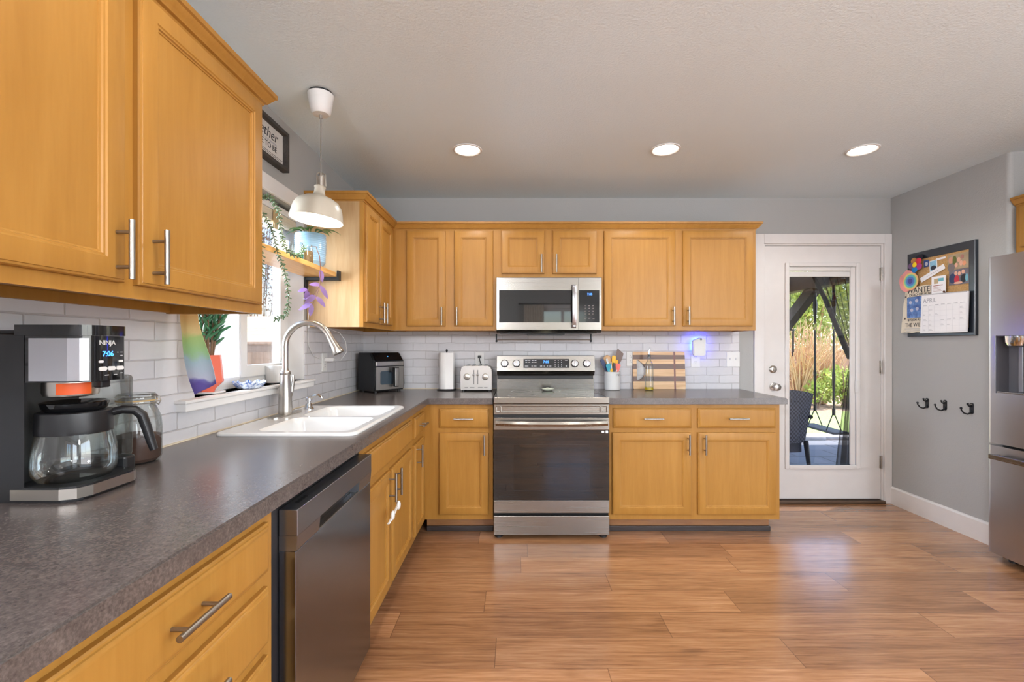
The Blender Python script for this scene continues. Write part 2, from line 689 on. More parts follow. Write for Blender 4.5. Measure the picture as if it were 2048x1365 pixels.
# splashback of painted brick
m = MB()
m.plate([(LX, 0.914), (1.79, 0.914), (1.79, 1.40), (LX, 1.40)], [], XZ, BY - 0.006, BY)
struct(m.build('trim_1', M['tile_x'], smooth=0))
m = MB()
m.plate([(-1.0, 0.914), (BY - 0.006, 0.914), (BY - 0.006, 1.40), (WIN[1], 1.40), (WIN[1], WIN[2]), (WIN[0], WIN[2]), (WIN[0], 1.40), (-1.0, 1.40)], [], YZ, LX, LX + 0.006)
struct(m.build('trim_2', M['tile_y'], smooth=0))

# baseboards
def base_prof(h=0.138, t=0.016):
    return [(0, 0), (t, 0), (t, h - 0.012), (t - 0.006, h - 0.002), (0, h)]


m = MB()
m.sweep([(RX, 3.64), (RX, 2.79)], base_prof())
struct(m.build('baseboard_right', M['trim'], smooth=0))
m = MB()
m.sweep([(3.80, -2.06), (3.80, -3.2), (LX, -3.2)], base_prof())
struct(m.build('baseboard_rear', M['trim'], smooth=0))

# window over the sink: reveal, sill, head casing, sliding sash
y0, y1, z0, z1 = WIN
m = MB()
m.box(LX - 0.15, LX - 0.0, y0 + 0.0005, y0 + 0.006, z0, z1)
m.box(LX - 0.15, LX - 0.0, y1 - 0.006, y1 - 0.0005, z0, z1)
m.box(LX - 0.15, LX + 0.05, 1.613, 2.665, z0 - 0.012, z0, 0.003)
m.box(LX - 0.001, LX + 0.044, 1.622, 2.656, z0 - 0.042, z0 - 0.012, 0.004)
m.box(LX - 0.0, LX + 0.018, 1.60, 2.652, z1, z1 + 0.078, 0.003)
struct(m.build('trim_3', M['trim'], smooth=0))
window = bpy.data.objects.new('window_1', None)
COL.objects.link(window)
window.location = (LX - 0.115, 0, 0)
struct(window)
m = MB()
m.plate(rect(y0 + 0.006, y1 - 0.006, z0, z1 - 0.0), [rect(y0 + 0.05, 2.145, z0 + 0.05, z1 - 0.05), rect(2.195, y1 - 0.05, z0 + 0.05, z1 - 0.05)], YZ, -0.03, 0.03)
m.build('window_frame', M['white'], window, 0)
m = MB()
m.plate(rect(2.150, y1 - 0.045, z0 + 0.045, z1 - 0.045), [rect(2.20, y1 - 0.11, z0 + 0.10, z1 - 0.10)], YZ, 0.0, 0.036)
m.build('sliding_sash', M['white'], window, 0)
m = MB()
m.box(-0.012, -0.008, y0 + 0.05, 2.145, z0 + 0.05, z1 - 0.05)
m.box(0.012, 0.016, 2.20, y1 - 0.11, z0 + 0.10, z1 - 0.10)
m.build('window_pane', M['glass'], window, 0)
m = MB()
m.box(0.03, 0.05, 2.505, 2.53, 1.16, 1.185, 0.003)
m.build('sash_latch', M['chrome'], window, 0)

# rear windows
for k, (a, b, c, d) in enumerate(REARW):
    w = bpy.data.objects.new('window_%d' % (k + 2), None)
    COL.objects.link(w)
    w.location = (0, -3.25, 0)
    struct(w)
    m = MB()
    m.plate(rect(a, b, c, d), [rect(a + 0.06, (a + b) / 2 - 0.03, c + 0.06, d - 0.06), rect((a + b) / 2 + 0.03, b - 0.06, c + 0.06, d - 0.06)], XZ, -0.03, 0.03)
    m.build('window_frame', M['white'], w, 0)
    m = MB()
    m.box(a + 0.06, b - 0.06, -0.003, 0.003, c + 0.06, d - 0.06)
    m.build('window_pane', M['glass'], w, 0)
    m = MB()
    for q in (rect(a - 0.08, a, c - 0.08, d + 0.08), rect(b, b + 0.08, c - 0.08, d + 0.08), rect(a, b, d, d + 0.08), rect(a, b, c - 0.08, c)):
        m.prism(q, XZ, 0.05, 0.068)
    m.build('window_casing', M['trim'], w, 0)

w = bpy.data.objects.new('window_4', None)
COL.objects.link(w)
w.location = (3.87, 0, 0)
struct(w)
m = MB()
a, b, c, d = SLIDE
m.plate(rect(a, b, c, d), [rect(a + 0.06, (a + b) / 2 - 0.03, c + 0.06, d - 0.06), rect((a + b) / 2 + 0.03, b - 0.06, c + 0.06, d - 0.06)], YZ, -0.03, 0.03)
m.build('window_frame', M['white'], w, 0)
m = MB()
m.box(-0.003, 0.003, a + 0.06, b - 0.06, c + 0.06, d - 0.06)
m.build('window_pane', M['glass'], w, 0)
t = thing('curtain', 'off-white curtain panel beside the rear window behind the camera', 'curtain', (0.40, -3.10, 0.12))
m = MB()
fr = [(-0.22 + 0.44 * k / 48, 0.025 * math.sin(k * 1.05)) for k in range(49)]
row = fr + [(u, v + 0.004) for u, v in reversed(fr)]
m.loft([[(u, v, 0) for u, v in row], [(u * 0.96, v, 2.0) for u, v in row]])
m.build('curtain_panel', plain('linen', (222, 214, 202), 0.9), t, 60)
t = thing('curtain_rod', 'dark curtain rod over the rear window behind the camera', 'curtain rod', (1.05, -3.10, 2.14))
m = MB()
m.cyl((-0.95, 0, 0), (0.95, 0, 0), 0.010, seg=12)
m.ball((-0.96, 0, 0), 0.02)
m.ball((0.96, 0, 0), 0.02)
m.build('rod', M['black_metal'], t)
for xx in (-0.90, 0.90):
    m = MB()
    m.box(xx - 0.008, xx + 0.008, -0.10, 0.0, -0.008, 0.008)
    m.build('bracket', M['black_metal'], t)
# back door: casing, jamb, threshold, leaf with a glazed light
m = MB()
m.box(1.908, 1.985, BY - 0.018, BY, 0, 2.151, 0.003)
m.box(2.947, 3.004, BY - 0.018, BY, 0, 2.151, 0.003)
m.box(1.985, 2.947, BY - 0.018, BY, 2.075, 2.151, 0.003)
struct(m.build('trim_4', M['trim'], smooth=0))
m = MB()
m.box(1.985, 2.001, BY, BY + 0.15, 0, 2.075)
m.box(2.931, 2.947, BY, BY + 0.15, 0, 2.075)
m.box(2.001, 2.931, BY, BY + 0.15, 2.061, 2.075)
struct(m.build('trim_5', M['trim'], smooth=0))
m = MB()
m.box(1.985, 2.947, BY - 0.03, BY + 0.16, 0.0, 0.024, 0.006)
struct(m.build('trim_6', plain('bronze_threshold', (86, 66, 50), 0.5, 0.2), smooth=0))
door = bpy.data.objects.new('door_1', None)
COL.objects.link(door)
door.location = (2.004, BY + 0.005, 0.034)
struct(door)
DW_, DH = 0.924, 2.024
lx0, lx1, lz0, lz1 = 0.174, 0.738, 0.256, 1.872
m = MB()
m.plate(rect(0, DW_, 0, DH), [rect(lx0, lx1, lz0, lz1)], XZ, 0, 0.044)
m.build('door_leaf', M['trim'], door, 0)
m = MB()
for a, b, c, d in ((lx0 - 0.018, lx0 + 0.014, lz0 - 0.018, lz1 + 0.018), (lx1 - 0.014, lx1 + 0.018, lz0 - 0.018, lz1 + 0.018), (lx0 + 0.014, lx1 - 0.014, lz0 - 0.018, lz0 + 0.014), (lx0 + 0.014, lx1 - 0.014, lz1 - 0.014, lz1 + 0.018)):
    m.box(a, b, -0.014, 0.002, c, d, 0.006)
m.box(lx1 - 0.05, lx1 - 0.014, 0.004, 0.02, lz0 + 0.014, lz1 - 0.014, 0.002)
m.box(lx0 + 0.014, lx1 - 0.05, 0.004, 0.02, lz1 - 0.045, lz1 - 0.014, 0.002)
m.build('light_frame', M['trim'], door, 0)
m = MB()
m.box(lx0, lx1, 0.022, 0.026, lz0, lz1)
m.build('door_glass', M['glass'], door, 0)
m = MB()
m.box(lx0 + 0.014, lx1 - 0.052, 0.010, 0.0195, lz1 - 0.092, lz1 - 0.05, 0.002)
for k in range(5):
    m.box(lx0 + 0.016, lx1 - 0.054, 0.008, 0.020, lz1 - 0.090 + k * 0.008, lz1 - 0.0885 + k * 0.008)
m.build('raised_blind', M['white'], door, 0)
m = MB()
m.box(lx1 - 0.026, lx1 - 0.006, -0.026, -0.008, 0.85, 0.945, 0.003)
m.build('blind_slider', M['white'], door, 0)
for zz in (0.294, 1.054, 1.80):
    m = MB()
    m.box(DW_ - 0.010, DW_ + 0.004, -0.008, 0.004, zz - 0.05, zz + 0.05, 0.001)
    m.cyl((DW_ + 0.001, -0.012, zz - 0.052), (DW_ + 0.001, -0.012, zz + 0.052), 0.0055, seg=12)
    m.build('hinge', M['nickel'], door)
m = MB()
m.lathe([(0.031, 0), (0.031, 0.006), (0.012, 0.012), (0.011, 0.03), (0.024, 0.038), (0.029, 0.05), (0.026, 0.062), (0.010, 0.068)], (0.068, 0, 0.897), 24, m=Matrix.Rotation(R(90), 4, 'X'))
m.build('door_knob', M['nickel'], door)
m = MB()
m.lathe([(0.030, 0), (0.030, 0.010), (0.024, 0.018), (0.020, 0.020)], (0.060, 0, 1.037), 24, m=Matrix.Rotation(R(90), 4, 'X'))
m.box(0.055, 0.065, -0.034, -0.018, 1.022, 1.052, 0.003)
m.build('deadbolt', M['nickel'], door)

# ------------------------------------------------------------------ cabinets
DOORP = [(0, 0), (0, 0.012), (0.002, 0.0155), (0.006, 0.0165), (0.007, 0.019), (0.010, 0.020), (0.049, 0.020), (0.052, 0.0172), (0.056, 0.0166), (0.058, 0.0128), (0.0615, 0.0118), (0.062, 0.0095)]
DRAWP = [(0, 0), (0, 0.011), (0.003, 0.0135), (0.006, 0.014), (0.0075, 0.0165), (0.013, 0.0195), (0.018, 0.020)]


def pull(parent, x, z, vertical=True, L=0.130, y=-0.020):
    m = MB()
    s = 0.038
    if vertical:
        m.cyl((x, y - 0.033, z - L / 2), (x, y - 0.033, z + L / 2), 0.006, seg=14)
        for k in (-s, s):
            m.cyl((x, y - 0.033, z + k), (x, y + 0.0005, z + k), 0.0042, seg=10)
    else:
        m.cyl((x - L / 2, y - 0.033, z), (x + L / 2, y - 0.033, z), 0.006, seg=14)
        for k in (-s, s):
            m.cyl((x + k, y - 0.033, z), (x + k, y + 0.0005, z), 0.0042, seg=10)
    return m.build('handle', M['pull'], parent)


def cabinet(name, label, loc, rz, Wd, Dp, z0, z1, doors=(), drawers=(), toe=False, group=None, side=None, toe_right=False):
    """front face on local y=0, facing -Y; local x from 0 to Wd; z given as heights above the floor"""
    t = thing(name, label, 'cabinet', (loc[0], loc[1], 0 if toe else z0), rz, group)
    zb = 0 if toe else z0
    m = MB()
    a, b = z0 - zb, z1 - zb
    m.box(0, Wd, 0.0, 0.019, a, b)                       # face frame
    skirt = 0.0 if toe else 0.032
    m.box(0, Wd, 0.019, Dp, a + skirt, b)
    if not toe:
        m.box(0, 0.016, 0.019, Dp, a, a + skirt)
        m.box(Wd - 0.016, Wd, 0.019, Dp, a, a + skirt)
        m.box(0.016, Wd - 0.016, Dp - 0.018, Dp, a + 0.004, a + skirt)
    m.build('carcass', M['maple'], t, 0)
    if side is not None:
        m = MB()
        m.box(side, side + 0.0008, 0.022, Dp, a, b)
        m.build('end_panel', M['maple_side'], t, 0)
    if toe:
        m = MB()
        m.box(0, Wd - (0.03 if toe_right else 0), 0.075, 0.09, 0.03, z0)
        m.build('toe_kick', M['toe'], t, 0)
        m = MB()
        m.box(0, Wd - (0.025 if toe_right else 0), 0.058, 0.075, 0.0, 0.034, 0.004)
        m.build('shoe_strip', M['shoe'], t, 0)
    for (x0, x1, c, d, hx, hz) in doors:
        m = MB()
        m.panel(x0, x1, c - zb, d - zb, DOORP)
        o = m.build('door', M['maple'], t, 28)
        if hx is not None:
            pull(o, hx, hz - zb)
    for (x0, x1, c, d, hx) in drawers:
        m = MB()
        m.panel(x0, x1, c - zb, d - zb, DRAWP)
        o = m.build('drawer_front', M['maple'], t, 28)
        if hx is not None:
            pull(o, hx, (c + d) / 2 - zb, False)
    return t


FU, UZ0, UZ1 = 3.31, 1.370, 2.134
# back-wall uppers
x = -0.886
cabinet('wall_cabinet', 'tall two-door maple wall cabinet left of the microwave', (x, FU), 0, 0.750, 0.328, UZ0, UZ1,
        [(-0.786 - x, -0.504 - x, 1.401, 2.093, -0.527 - x, 1.473), (-0.441 - x, -0.159 - x, 1.401, 2.093, -0.418 - x, 1.473)])
x = -0.136
cabinet('wall_cabinet', 'short two-door maple cabinet directly above the microwave', (x, FU), 0, 0.766, 0.328, 1.757, UZ1,
        [(-0.098 - x, 0.213 - x, 1.782, 2.093, 0.190 - x, 1.852), (0.273 - x, 0.592 - x, 1.782, 2.093, 0.298 - x, 1.852)])
x = 0.630
cabinet('wall_cabinet', 'wide two-door maple wall cabinet between microwave and back door', (x, FU), 0, 1.120, 0.328, UZ0, UZ1,
        [(0.646 - x, 1.162 - x, 1.401, 2.093, 1.142 - x, 1.475), (1.217 - x, 1.725 - x, 1.401, 2.093, 1.250 - x, 1.475)])
# corner upper on the left wall
y = 2.655
cabinet('corner_wall_cabinet', 'narrow-doored maple corner wall cabinet right of the sink window', (-0.886, y), R(90), BY - y - 0.002, 0.328, UZ0, UZ1,
        [(2.675 - y, 2.930 - y, 1.401, 2.093, 2.905 - y, 1.470), (2.945 - y, 3.235 - y, 1.401, 2.093, 2.972 - y, 1.470)], side=-0.0008)
# near-left uppers
y = 0.35
cabinet('wall_cabinet', 'large maple wall cabinet nearest the camera, above the coffee maker', (-0.886, y), R(90), 1.593 - y, 0.328, 1.373, UZ1,
        [(0.48 - y, 1.017 - y, 1.404, 2.095, 0.990 - y, 1.473), (1.054 - y, 1.567 - y, 1.404, 2.095, 1.090 - y, 1.475)])
# refrigerator cabinet
cabinet('wall_cabinet', 'maple cabinet above the refrigerator at the right edge', (3.035, 2.755), R(-90), 0.96, 0.6, 1.82, UZ1,
        [(0.03, 0.46, 1.85, 2.093, 0.43, 1.93), (0.50, 0.93, 1.85, 2.093, 0.53, 1.93)])

CROWN = [(0, 2.104), (0.004, 2.104), (0.006, 2.110), (0.014, 2.113), (0.016, 2.118), (0.021, 2.124), (0.028, 2.133), (0.030, 2.138), (0.036, 2.141), (0.037, 2.155), (0, 2.155)]
m = MB()
m.sweep([(LX, 2.655), (-0.886, 2.655), (-0.886, FU), (1.750, FU), (1.750, BY)], CROWN)
tag(m.build('crown_molding', M['maple'], smooth=25), 'long maple crown moulding along the corner and back-wall cabinets', 'moulding')
m = MB()
m.sweep([(-0.886, 0.35), (-0.886, 1.593), (LX, 1.593)], CROWN)
tag(m.build('crown_molding', M['maple'], smooth=25), 'maple crown moulding on the cabinet nearest the camera', 'moulding')
m = MB()
m.sweep([(3.035, 2.757), (3.035, 1.795)], CROWN)
tag(m.build('crown_molding', M['maple'], smooth=25), 'maple crown moulding on the cabinet above the refrigerator', 'moulding')

# base cabinets on the back wall
FB, BZ0, BZ1 = 3.030, 0.102, 0.873
x = -0.600
cabinet('base_cabinet', 'narrow maple base cabinet left of the stove, one drawer over one door', (x, FB), 0, 0.453, 0.6, BZ0, BZ1,
        [(-0.503 - x, -0.174 - x, 0.139, 0.682, -0.202 - x, 0.606)], [(-0.503 - x, -0.174 - x, 0.714, 0.842, -0.338 - x)], toe=True)
x = 0.623
cabinet('base_cabinet', 'wide maple base cabinet right of the stove, two drawers over two doors', (x, FB), 0, 1.138, 0.6, BZ0, BZ1,
        [(0.645 - x, 1.168 - x, 0.139, 0.684, 1.145 - x, 0.608), (1.214 - x, 1.730 - x, 0.139, 0.684, 1.252 - x, 0.608)],
        [(0.652 - x, 1.171 - x, 0.714, 0.845, 0.911 - x), (1.214 - x, 1.730 - x, 0.714, 0.845, 1.470 - x)], toe=True, toe_right=True)
# left run
FX = -0.600
y = 2.640
cabinet('base_cabinet', 'narrow maple base cabinet in the inside corner, small drawer over door', (FX, y), R(90), 3.030 - y, 0.6, BZ0, BZ1,
        [(2.660 - y, 2.935 - y, 0.139, 0.677, 2.690 - y, 0.608)], [(2.660 - y, 2.945 - y, 0.714, 0.836, 2.800 - y)], toe=True)
y = 1.752
sinkcab = cabinet('base_cabinet', 'maple sink base cabinet with plain false front and child lock', (FX, y), R(90), 2.640 - y, 0.6, BZ0, 0.72,
                  [(1.765 - y, 2.135 - y, 0.139, 0.677, 2.095 - y, 0.608), (2.165 - y, 2.590 - y, 0.139, 0.677, 2.197 - y, 0.606)], toe=True)
m = MB()
m.box(0, 2.640 - y, 0, 0.019, 0.72, BZ1)
m.build('upper_rail', M['maple'], sinkcab, 0)
m = MB()
m.panel(1.765 - y, 2.585 - y, 0.714, 0.836, DRAWP)
m.build('false_front', M['maple'], sinkcab, 28)
y = 0.500
cabinet('base_cabinet', 'maple drawer bank nearest the camera, left of the dishwasher', (FX, y), R(90), 1.120 - y, 0.6, BZ0, BZ1, [],
        [(0.535 - y, 1.085 - y, 0.725, 0.843, 0.807 - y), (0.535 - y, 1.085 - y, 0.555, 0.690, 0.807 - y), (0.535 - y, 1.085 - y, 0.360, 0.527, 0.807 - y), (0.535 - y, 1.085 - y, 0.139, 0.330, 0.807 - y)], toe=True)
y = -0.6
cabinet('base_cabinet', 'maple base cabinet beside the camera, partly below the frame', (FX, y), R(90), 0.5 - y, 0.6, BZ0, BZ1,
        [(0.03, 0.53, 0.139, 0.684, 0.50, 0.608), (0.57, 1.07, 0.139, 0.684, 0.60, 0.608)], [(0.03, 0.53, 0.714, 0.845, 0.28), (0.57, 1.07, 0.714, 0.845, 0.82)], toe=True)

# child lock strap looped on the sink doors' handles
t = thing('cabinet_lock', 'white plastic child lock strap hanging on the sink cabinet handles', 'lock', (-0.545, 2.10, 0.525))
for yy, zz, tl in ((0.012, -0.004, 0.25), (-0.088, -0.014, 0.45)):
    m = MB()
    m.ball((0.004, yy, zz), 0.010, 0.016, 0.021, m=Matrix.Rotation(-tl, 3, 'X'))
    m.build('lock_catch', M['white'], t)
m = MB()
m.tube([(0.004, 0.020, 0.008), (0.0, -0.01, -0.010), (0.0, -0.045, -0.020), (0.002, -0.085, -0.016), (0.0, -0.115, -0.030), (-0.004, -0.130, -0.036)], 0.006, 8, flat=0.5)
m.build('lock_strap', M['white'], t)

# ------------------------------------------------------------------ worktops
SINK = (-1.165, -0.615, 1.745, 2.555)
m = MB()
cx_, cy_ = -0.570, 2.995
m.plate([(LX + 0.006, -0.6), (cx_, -0.6), (cx_, cy_), (-0.147, cy_), (-0.147, BY - 0.006), (LX + 0.006, BY - 0.006)],
        [rect(SINK[0] + 0.02, SINK[1] - 0.02, SINK[2] + 0.02, SINK[3] - 0.02)], XY, 0.914, 0.874)


def soften(m, test, off=0.004):
    es = [e for e in m.bm.edges if all(abs(v.co.z - 0.914) < 1e-5 and test(v.co) for v in e.verts)]
    bmesh.ops.bevel(m.bm, geom=es, offset=off, segments=2, affect='EDGES')


soften(m, lambda c: c.x > cx_ - 1e-4 and c.y < cy_ + 1e-4)
tag(m.build('countertop', M['counter'], smooth=30), 'long L-shaped dark speckled laminate countertop holding the sink', 'countertop')
m = MB()
m.plate([(0.622, cy_), (1.795, cy_), (1.795, BY - 0.006), (0.622, BY - 0.006)], [], XY, 0.914, 0.874)
soften(m, lambda c: c.y < cy_ + 1e-4 or c.x > 1.79)
tag(m.build('countertop', M['counter'], smooth=30), 'short dark speckled laminate countertop right of the stove', 'countertop')
m = MB()
m.box(LX + 0.006, LX + 0.014, -0.6, BY - 0.014, 0.914, 0.9185)
m.box(LX + 0.006, -0.15, BY - 0.014, BY - 0.006, 0.914, 0.9185)
struct(m.build('trim_7', plain('caulk', (222, 208, 184), 0.6), smooth=0))

# ------------------------------------------------------------------ sink, tap, soap pump
t = thing('kitchen_sink', 'white double-bowl drop-in kitchen sink under the window', 'sink', ((SINK[0] + SINK[1]) / 2, (SINK[2] + SINK[3]) / 2, 0.914))
hx, hy = (SINK[1] - SINK[0]) / 2, (SINK[3] - SINK[2]) / 2


def loop(rr, z):
    return [(u, v, z) for u, v in rr]


bowls = [(-0.135, hx - 0.035, -hy + 0.04, -0.02), (-0.135, hx - 0.035, 0.02, hy - 0.04)]
m = MB()
outer = rrect(-hx + 0.010, hx - 0.010, -hy + 0.010, hy - 0.010, 0.035)
m.plate(outer, [rrect(*b, 0.045) for b in bowls], XY, 0.0125, 0.0005)
m.loft([loop(rrect(-hx, hx, -hy, hy, 0.042), 0.0005), loop(rrect(-hx, hx, -hy, hy, 0.042), 0.006), loop(rrect(-hx + 0.004, hx - 0.004, -hy + 0.004, hy - 0.004, 0.039), 0.011), loop(outer, 0.0125)], False, False)
for b in bowls:
    def ins(k, rr):
        return rrect(b[0] + k, b[1] - k, b[2] + k, b[3] - k, rr)
    m.loft([loop(ins(0, 0.045), 0.0125), loop(ins(0.006, 0.045), 0.006), loop(ins(0.010, 0.045), -0.01), loop(ins(0.022, 0.05), -0.15), loop(ins(0.04, 0.05), -0.178), loop(ins(0.075, 0.05), -0.185)], False, True)
m.build('basin', M['porcelain'], t, 50)
for b in bowls:
    m = MB()
    m.lathe([(0.040, 0), (0.040, 0.003), (0.030, 0.002), (0.012, 0.004)], ((b[0] + b[1]) / 2, (b[2] + b[3]) / 2, -0.185), 24)
    m.build('drain', M['chrome'], t)

t = thing('kitchen_faucet', 'brushed nickel gooseneck pull-down kitchen faucet behind the sink', 'faucet', (-1.112, 2.202, 0.9265))
m = MB()
m.prism([(0.030 * math.cos(a) , (0.098 if math.sin(a) >= 0 else -0.098) + 0.030 * math.sin(a)) for a in [R(k * 15) for k in range(24)]], XY, 0, 0.006)
m.build('deck_plate', M['nickel'], t)
m = MB()
m.lathe([(0.030, 0.006), (0.032, 0.012), (0.031, 0.022), (0.0305, 0.06), (0.028, 0.11), (0.023, 0.165), (0.022, 0.195), (0.024, 0.198), (0.024, 0.208), (0.021, 0.212), (0.0165, 0.216), (0.015, 0.225)], seg=28)
m.build('faucet_body', M['nickel'], t)
pts = [(0, 0, 0.222), (0, 0, 0.30), (0, 0, 0.335)]
rad = 0.112
for k in range(1, 15):
    a = R(180 - 11.2 * k)
    pts.append((rad + rad * math.cos(a), 0, 0.335 + rad * math.sin(a)))
m = MB()
m.tube(pts, 0.0145, 14)
m.build('gooseneck', M['nickel'], t)
e0, e1 = Vector(pts[-2]), Vector(pts[-1])
dv = (e1 - e0).normalized()
m = MB()
m.tube([e1 - dv * 0.004, e1 + dv * 0.002, e1 + dv * 0.02, e1 + dv * 0.06, e1 + dv * 0.085, e1 + dv * 0.092], [0.015, 0.016, 0.0165, 0.021, 0.027, 0.025], 18)
m.build('spray_head', M['nickel'], t)
m = MB()
m.cyl((0, 0.018, 0.095), (0, 0.046, 0.095), 0.017, 0.015)
m.tube([(0, 0.046, 0.095), (0.004, 0.052, 0.11), (0.008, 0.056, 0.15), (0.010, 0.058, 0.19)], [0.010, 0.011, 0.010, 0.008], 12)
m.build('lever', M['nickel'], t)
m = MB()
q = e1 + dv * 0.04
m.ball((q.x - 0.014, 0, q.z - 0.006), 0.006, 0.008, 0.016)
m.build('spray_button', M['black'], t)

t = thing('soap_dispenser', 'chrome soap dispenser pump on the sink deck beside the faucet', 'soap dispenser', (-1.088, 2.400, 0.9265))
m = MB()
m.lathe([(0.026, 0), (0.026, 0.004), (0.020, 0.010), (0.017, 0.026), (0.014, 0.030)], seg=24)
m.build('pump_base', M['chrome'], t)
m = MB()
m.lathe([(0.008, 0.029), (0.008, 0.044), (0.016, 0.046), (0.016, 0.060), (0.012, 0.063)], seg=20)
m.tube([(0.008, 0, 0.056), (0.03, 0, 0.072), (0.05, 0, 0.074), (0.068, 0, 0.064), (0.076, 0, 0.050)], [0.0075, 0.007, 0.0065, 0.006, 0.005], 10)
m.build('pump_spout', M['chrome'], t)

# ------------------------------------------------------------------ stove
t = thing('stove', 'stainless steel electric range with black oven glass between the base cabinets', 'stove', (0.237, 2.955, 0))
HW = 0.376
m = MB()
m.box(-HW, HW, 0.035, 0.66, 0.035, 0.905)
m.build('body', M['black'], t, 0)
m = MB()
m.box(-HW, HW, 0.012, 0.585, 0.914, 0.9205, 0.002)
m.build('cooktop_glass', M['oven_glass'], t, 0)
m = MB()
for (xx, yy, rr) in ((-0.19, 0.16, 0.10), (0.19, 0.16, 0.085), (-0.19, 0.42, 0.075), (0.19, 0.42, 0.10), (0, 0.46, 0.05)):
    m.lathe([(rr, 0), (rr, 0.0004), (rr - 0.003, 0.0004), (rr - 0.003, 0)], (xx, yy, 0.9206), 40, False, False)
m.build('burner_rings', plain('burner_print', (92, 90, 90), 0.3, vary=0), t)
m = MB()
m.box(-HW, HW, -0.002, 0.014, 0.884, 0.925, 0.003)
m.box(-HW, -HW + 0.01, 0.014, 0.585, 0.905, 0.922, 0.001)
m.box(HW - 0.01, HW, 0.014, 0.585, 0.905, 0.922, 0.001)
m.build('cooktop_trim', M['steel'], t, 0)
m = MB()
m.panel(-HW, HW, 0.812, 0.881, [(0, 0), (0, 0.012), (0.002, 0.014), (0.014, 0.014), (0.017, 0.008), (0.020, 0.007)], 0.02)
m.box(-HW + 0.040, -HW + 0.052, 0.001, 0.02, 0.826, 0.868, 0.003)
m.box(HW - 0.060, HW - 0.048, 0.001, 0.02, 0.826, 0.868, 0.003)
m.build('fascia', M['steel'], t, 0)
door_ = MB()
door_.box(-HW, HW, 0.0, 0.03, 0.712, 0.793, 0.003)
door_.box(-HW, HW, 0.0, 0.03, 0.172, 0.254, 0.003)
door_.box(-HW + 0.002, HW - 0.002, 0.02, 0.032, 0.18, 0.785)
oven = door_.build('oven_door', M['steel'], t, 0)
m = MB()
m.box(-HW, HW, 0.001, 0.0195, 0.254, 0.712)
m.build('door_glass', M['oven_glass'], oven, 0)
m = MB()
n = 24
lp = []
for k in range(n + 1):
    u = -1 + 2 * k / n
    xx = u * (HW - 0.014)
    yo = -0.060 + 0.022 * u ** 4 + 0.012 * u * u
    zo = 0.760
    lp.append([(xx, yo + 0.012, zo + 0.012), (xx, yo + 0.0, zo + 0.016), (xx, yo - 0.007, zo), (xx, yo, zo - 0.016), (xx, yo + 0.012, zo - 0.012)])
m.loft(lp)
m.box(-HW + 0.016, -HW + 0.04, -0.03, 0.002, 0.748, 0.772, 0.003)
m.box(HW - 0.04, HW - 0.016, -0.03, 0.002, 0.748, 0.772, 0.003)
m.build('handle', M['steel'], oven, 40)
m = MB()
m.plate(rect(-0.25, 0.25, 0.32, 0.62), [rect(-0.248, 0.248, 0.322, 0.618)], XZ, 0.0004, 0.0012)
m.build('window_outline', plain('glass_edge', (52, 48, 46), 0.2, vary=0), oven, 0)
m = MB()
m.box(0.352, 0.368, -0.0003, 0.001, 0.692, 0.709)
m.box(0.326, 0.342, -0.0003, 0.001, 0.694, 0.707)
m.build('door_sticker', M['paper'], oven, 0)
m = MB()
m.box(-HW, HW, 0.0, 0.03, 0.028, 0.154, 0.003)
m.build('storage_drawer', M['steel'], t, 0)
for sx_ in (-1, 1):
    for yy in (0.06, 0.58):
        m = MB()
        m.cyl((sx_ * 0.345, yy, 0), (sx_ * 0.345, yy, 0.012), 0.028)
        m.cyl((sx_ * 0.345, yy, 0.012), (sx_ * 0.345, yy, 0.036), 0.012)
        m.build('foot', M['black'], t)
# backguard with knobs and display
m = MB()
m.prism([(0.672, 0.918), (0.590, 0.918), (0.585, 1.000), (0.600, 1.003), (0.600, 1.026), (0.572, 1.028), (0.540, 1.062), (0.536, 1.066), (0.556, 1.180), (0.562, 1.183), (0.672, 1.183)], lambda u, v, w: (w, u, v), -HW, HW)
bgd = m.build('backguard', M['steel'], t, 0)
m = MB()
m.box(-HW + 0.004, HW - 0.004, 0.592, 0.66, 1.003, 1.0265)
m.build('vent_slot', M['black'], bgd, 0)
sl = Matrix.Translation((0, 0.5455, 1.122)) @ Matrix.Rotation(R(-9.9), 4, 'X')


def on_slope(mb):
    mb.bm.transform(sl)
    return mb


m = MB()
m.box(-0.172, 0.180, -0.0016, 0.001, -0.034, 0.036)
m.mi = 1
for gx, gz, gw in ((-0.15, 0.024, 0.017), (-0.127, 0.024, 0.017), (-0.102, 0.024, 0.014), (-0.08, 0.024, 0.014), (-0.15, 0.010, 0.014), (-0.127, 0.010, 0.014), (-0.102, 0.010, 0.014), (-0.08, 0.010, 0.017), (-0.148, -0.020, 0.026), (-0.105, -0.020, 0.012), (-0.082, -0.020, 0.018), (-0.036, -0.020, 0.016), (-0.012, -0.020, 0.010), (0.012, -0.020, 0.010), (0.034, -0.020, 0.016)):
    m.box(gx - gw / 2, gx + gw / 2, -0.0022, -0.0014, gz - 0.002, gz + 0.002)
for gx in (0.072, 0.096, 0.12):
    for gz in (0.024, 0.009, -0.006, -0.021):
        m.box(gx - 0.003, gx + 0.003, -0.0022, -0.0014, gz - 0.002, gz + 0.002)
m.box(0.152, 0.160, -0.0022, -0.0014, -0.024, -0.016)
m.box(0.148, 0.166, -0.0022, -0.0014, 0.024, 0.028)
on_slope(m).build('control_display', [M['dark_gloss'], M['print']], bgd, 0)
me = text_mesh('7:05', 0.026, sl @ Matrix.Translation((0.002, -0.0024, 0.012)) @ Matrix.Rotation(R(90), 4, 'X'), align='CENTER')
link_mesh('clock_digits', me, M['blue_led'], bgd, 0)
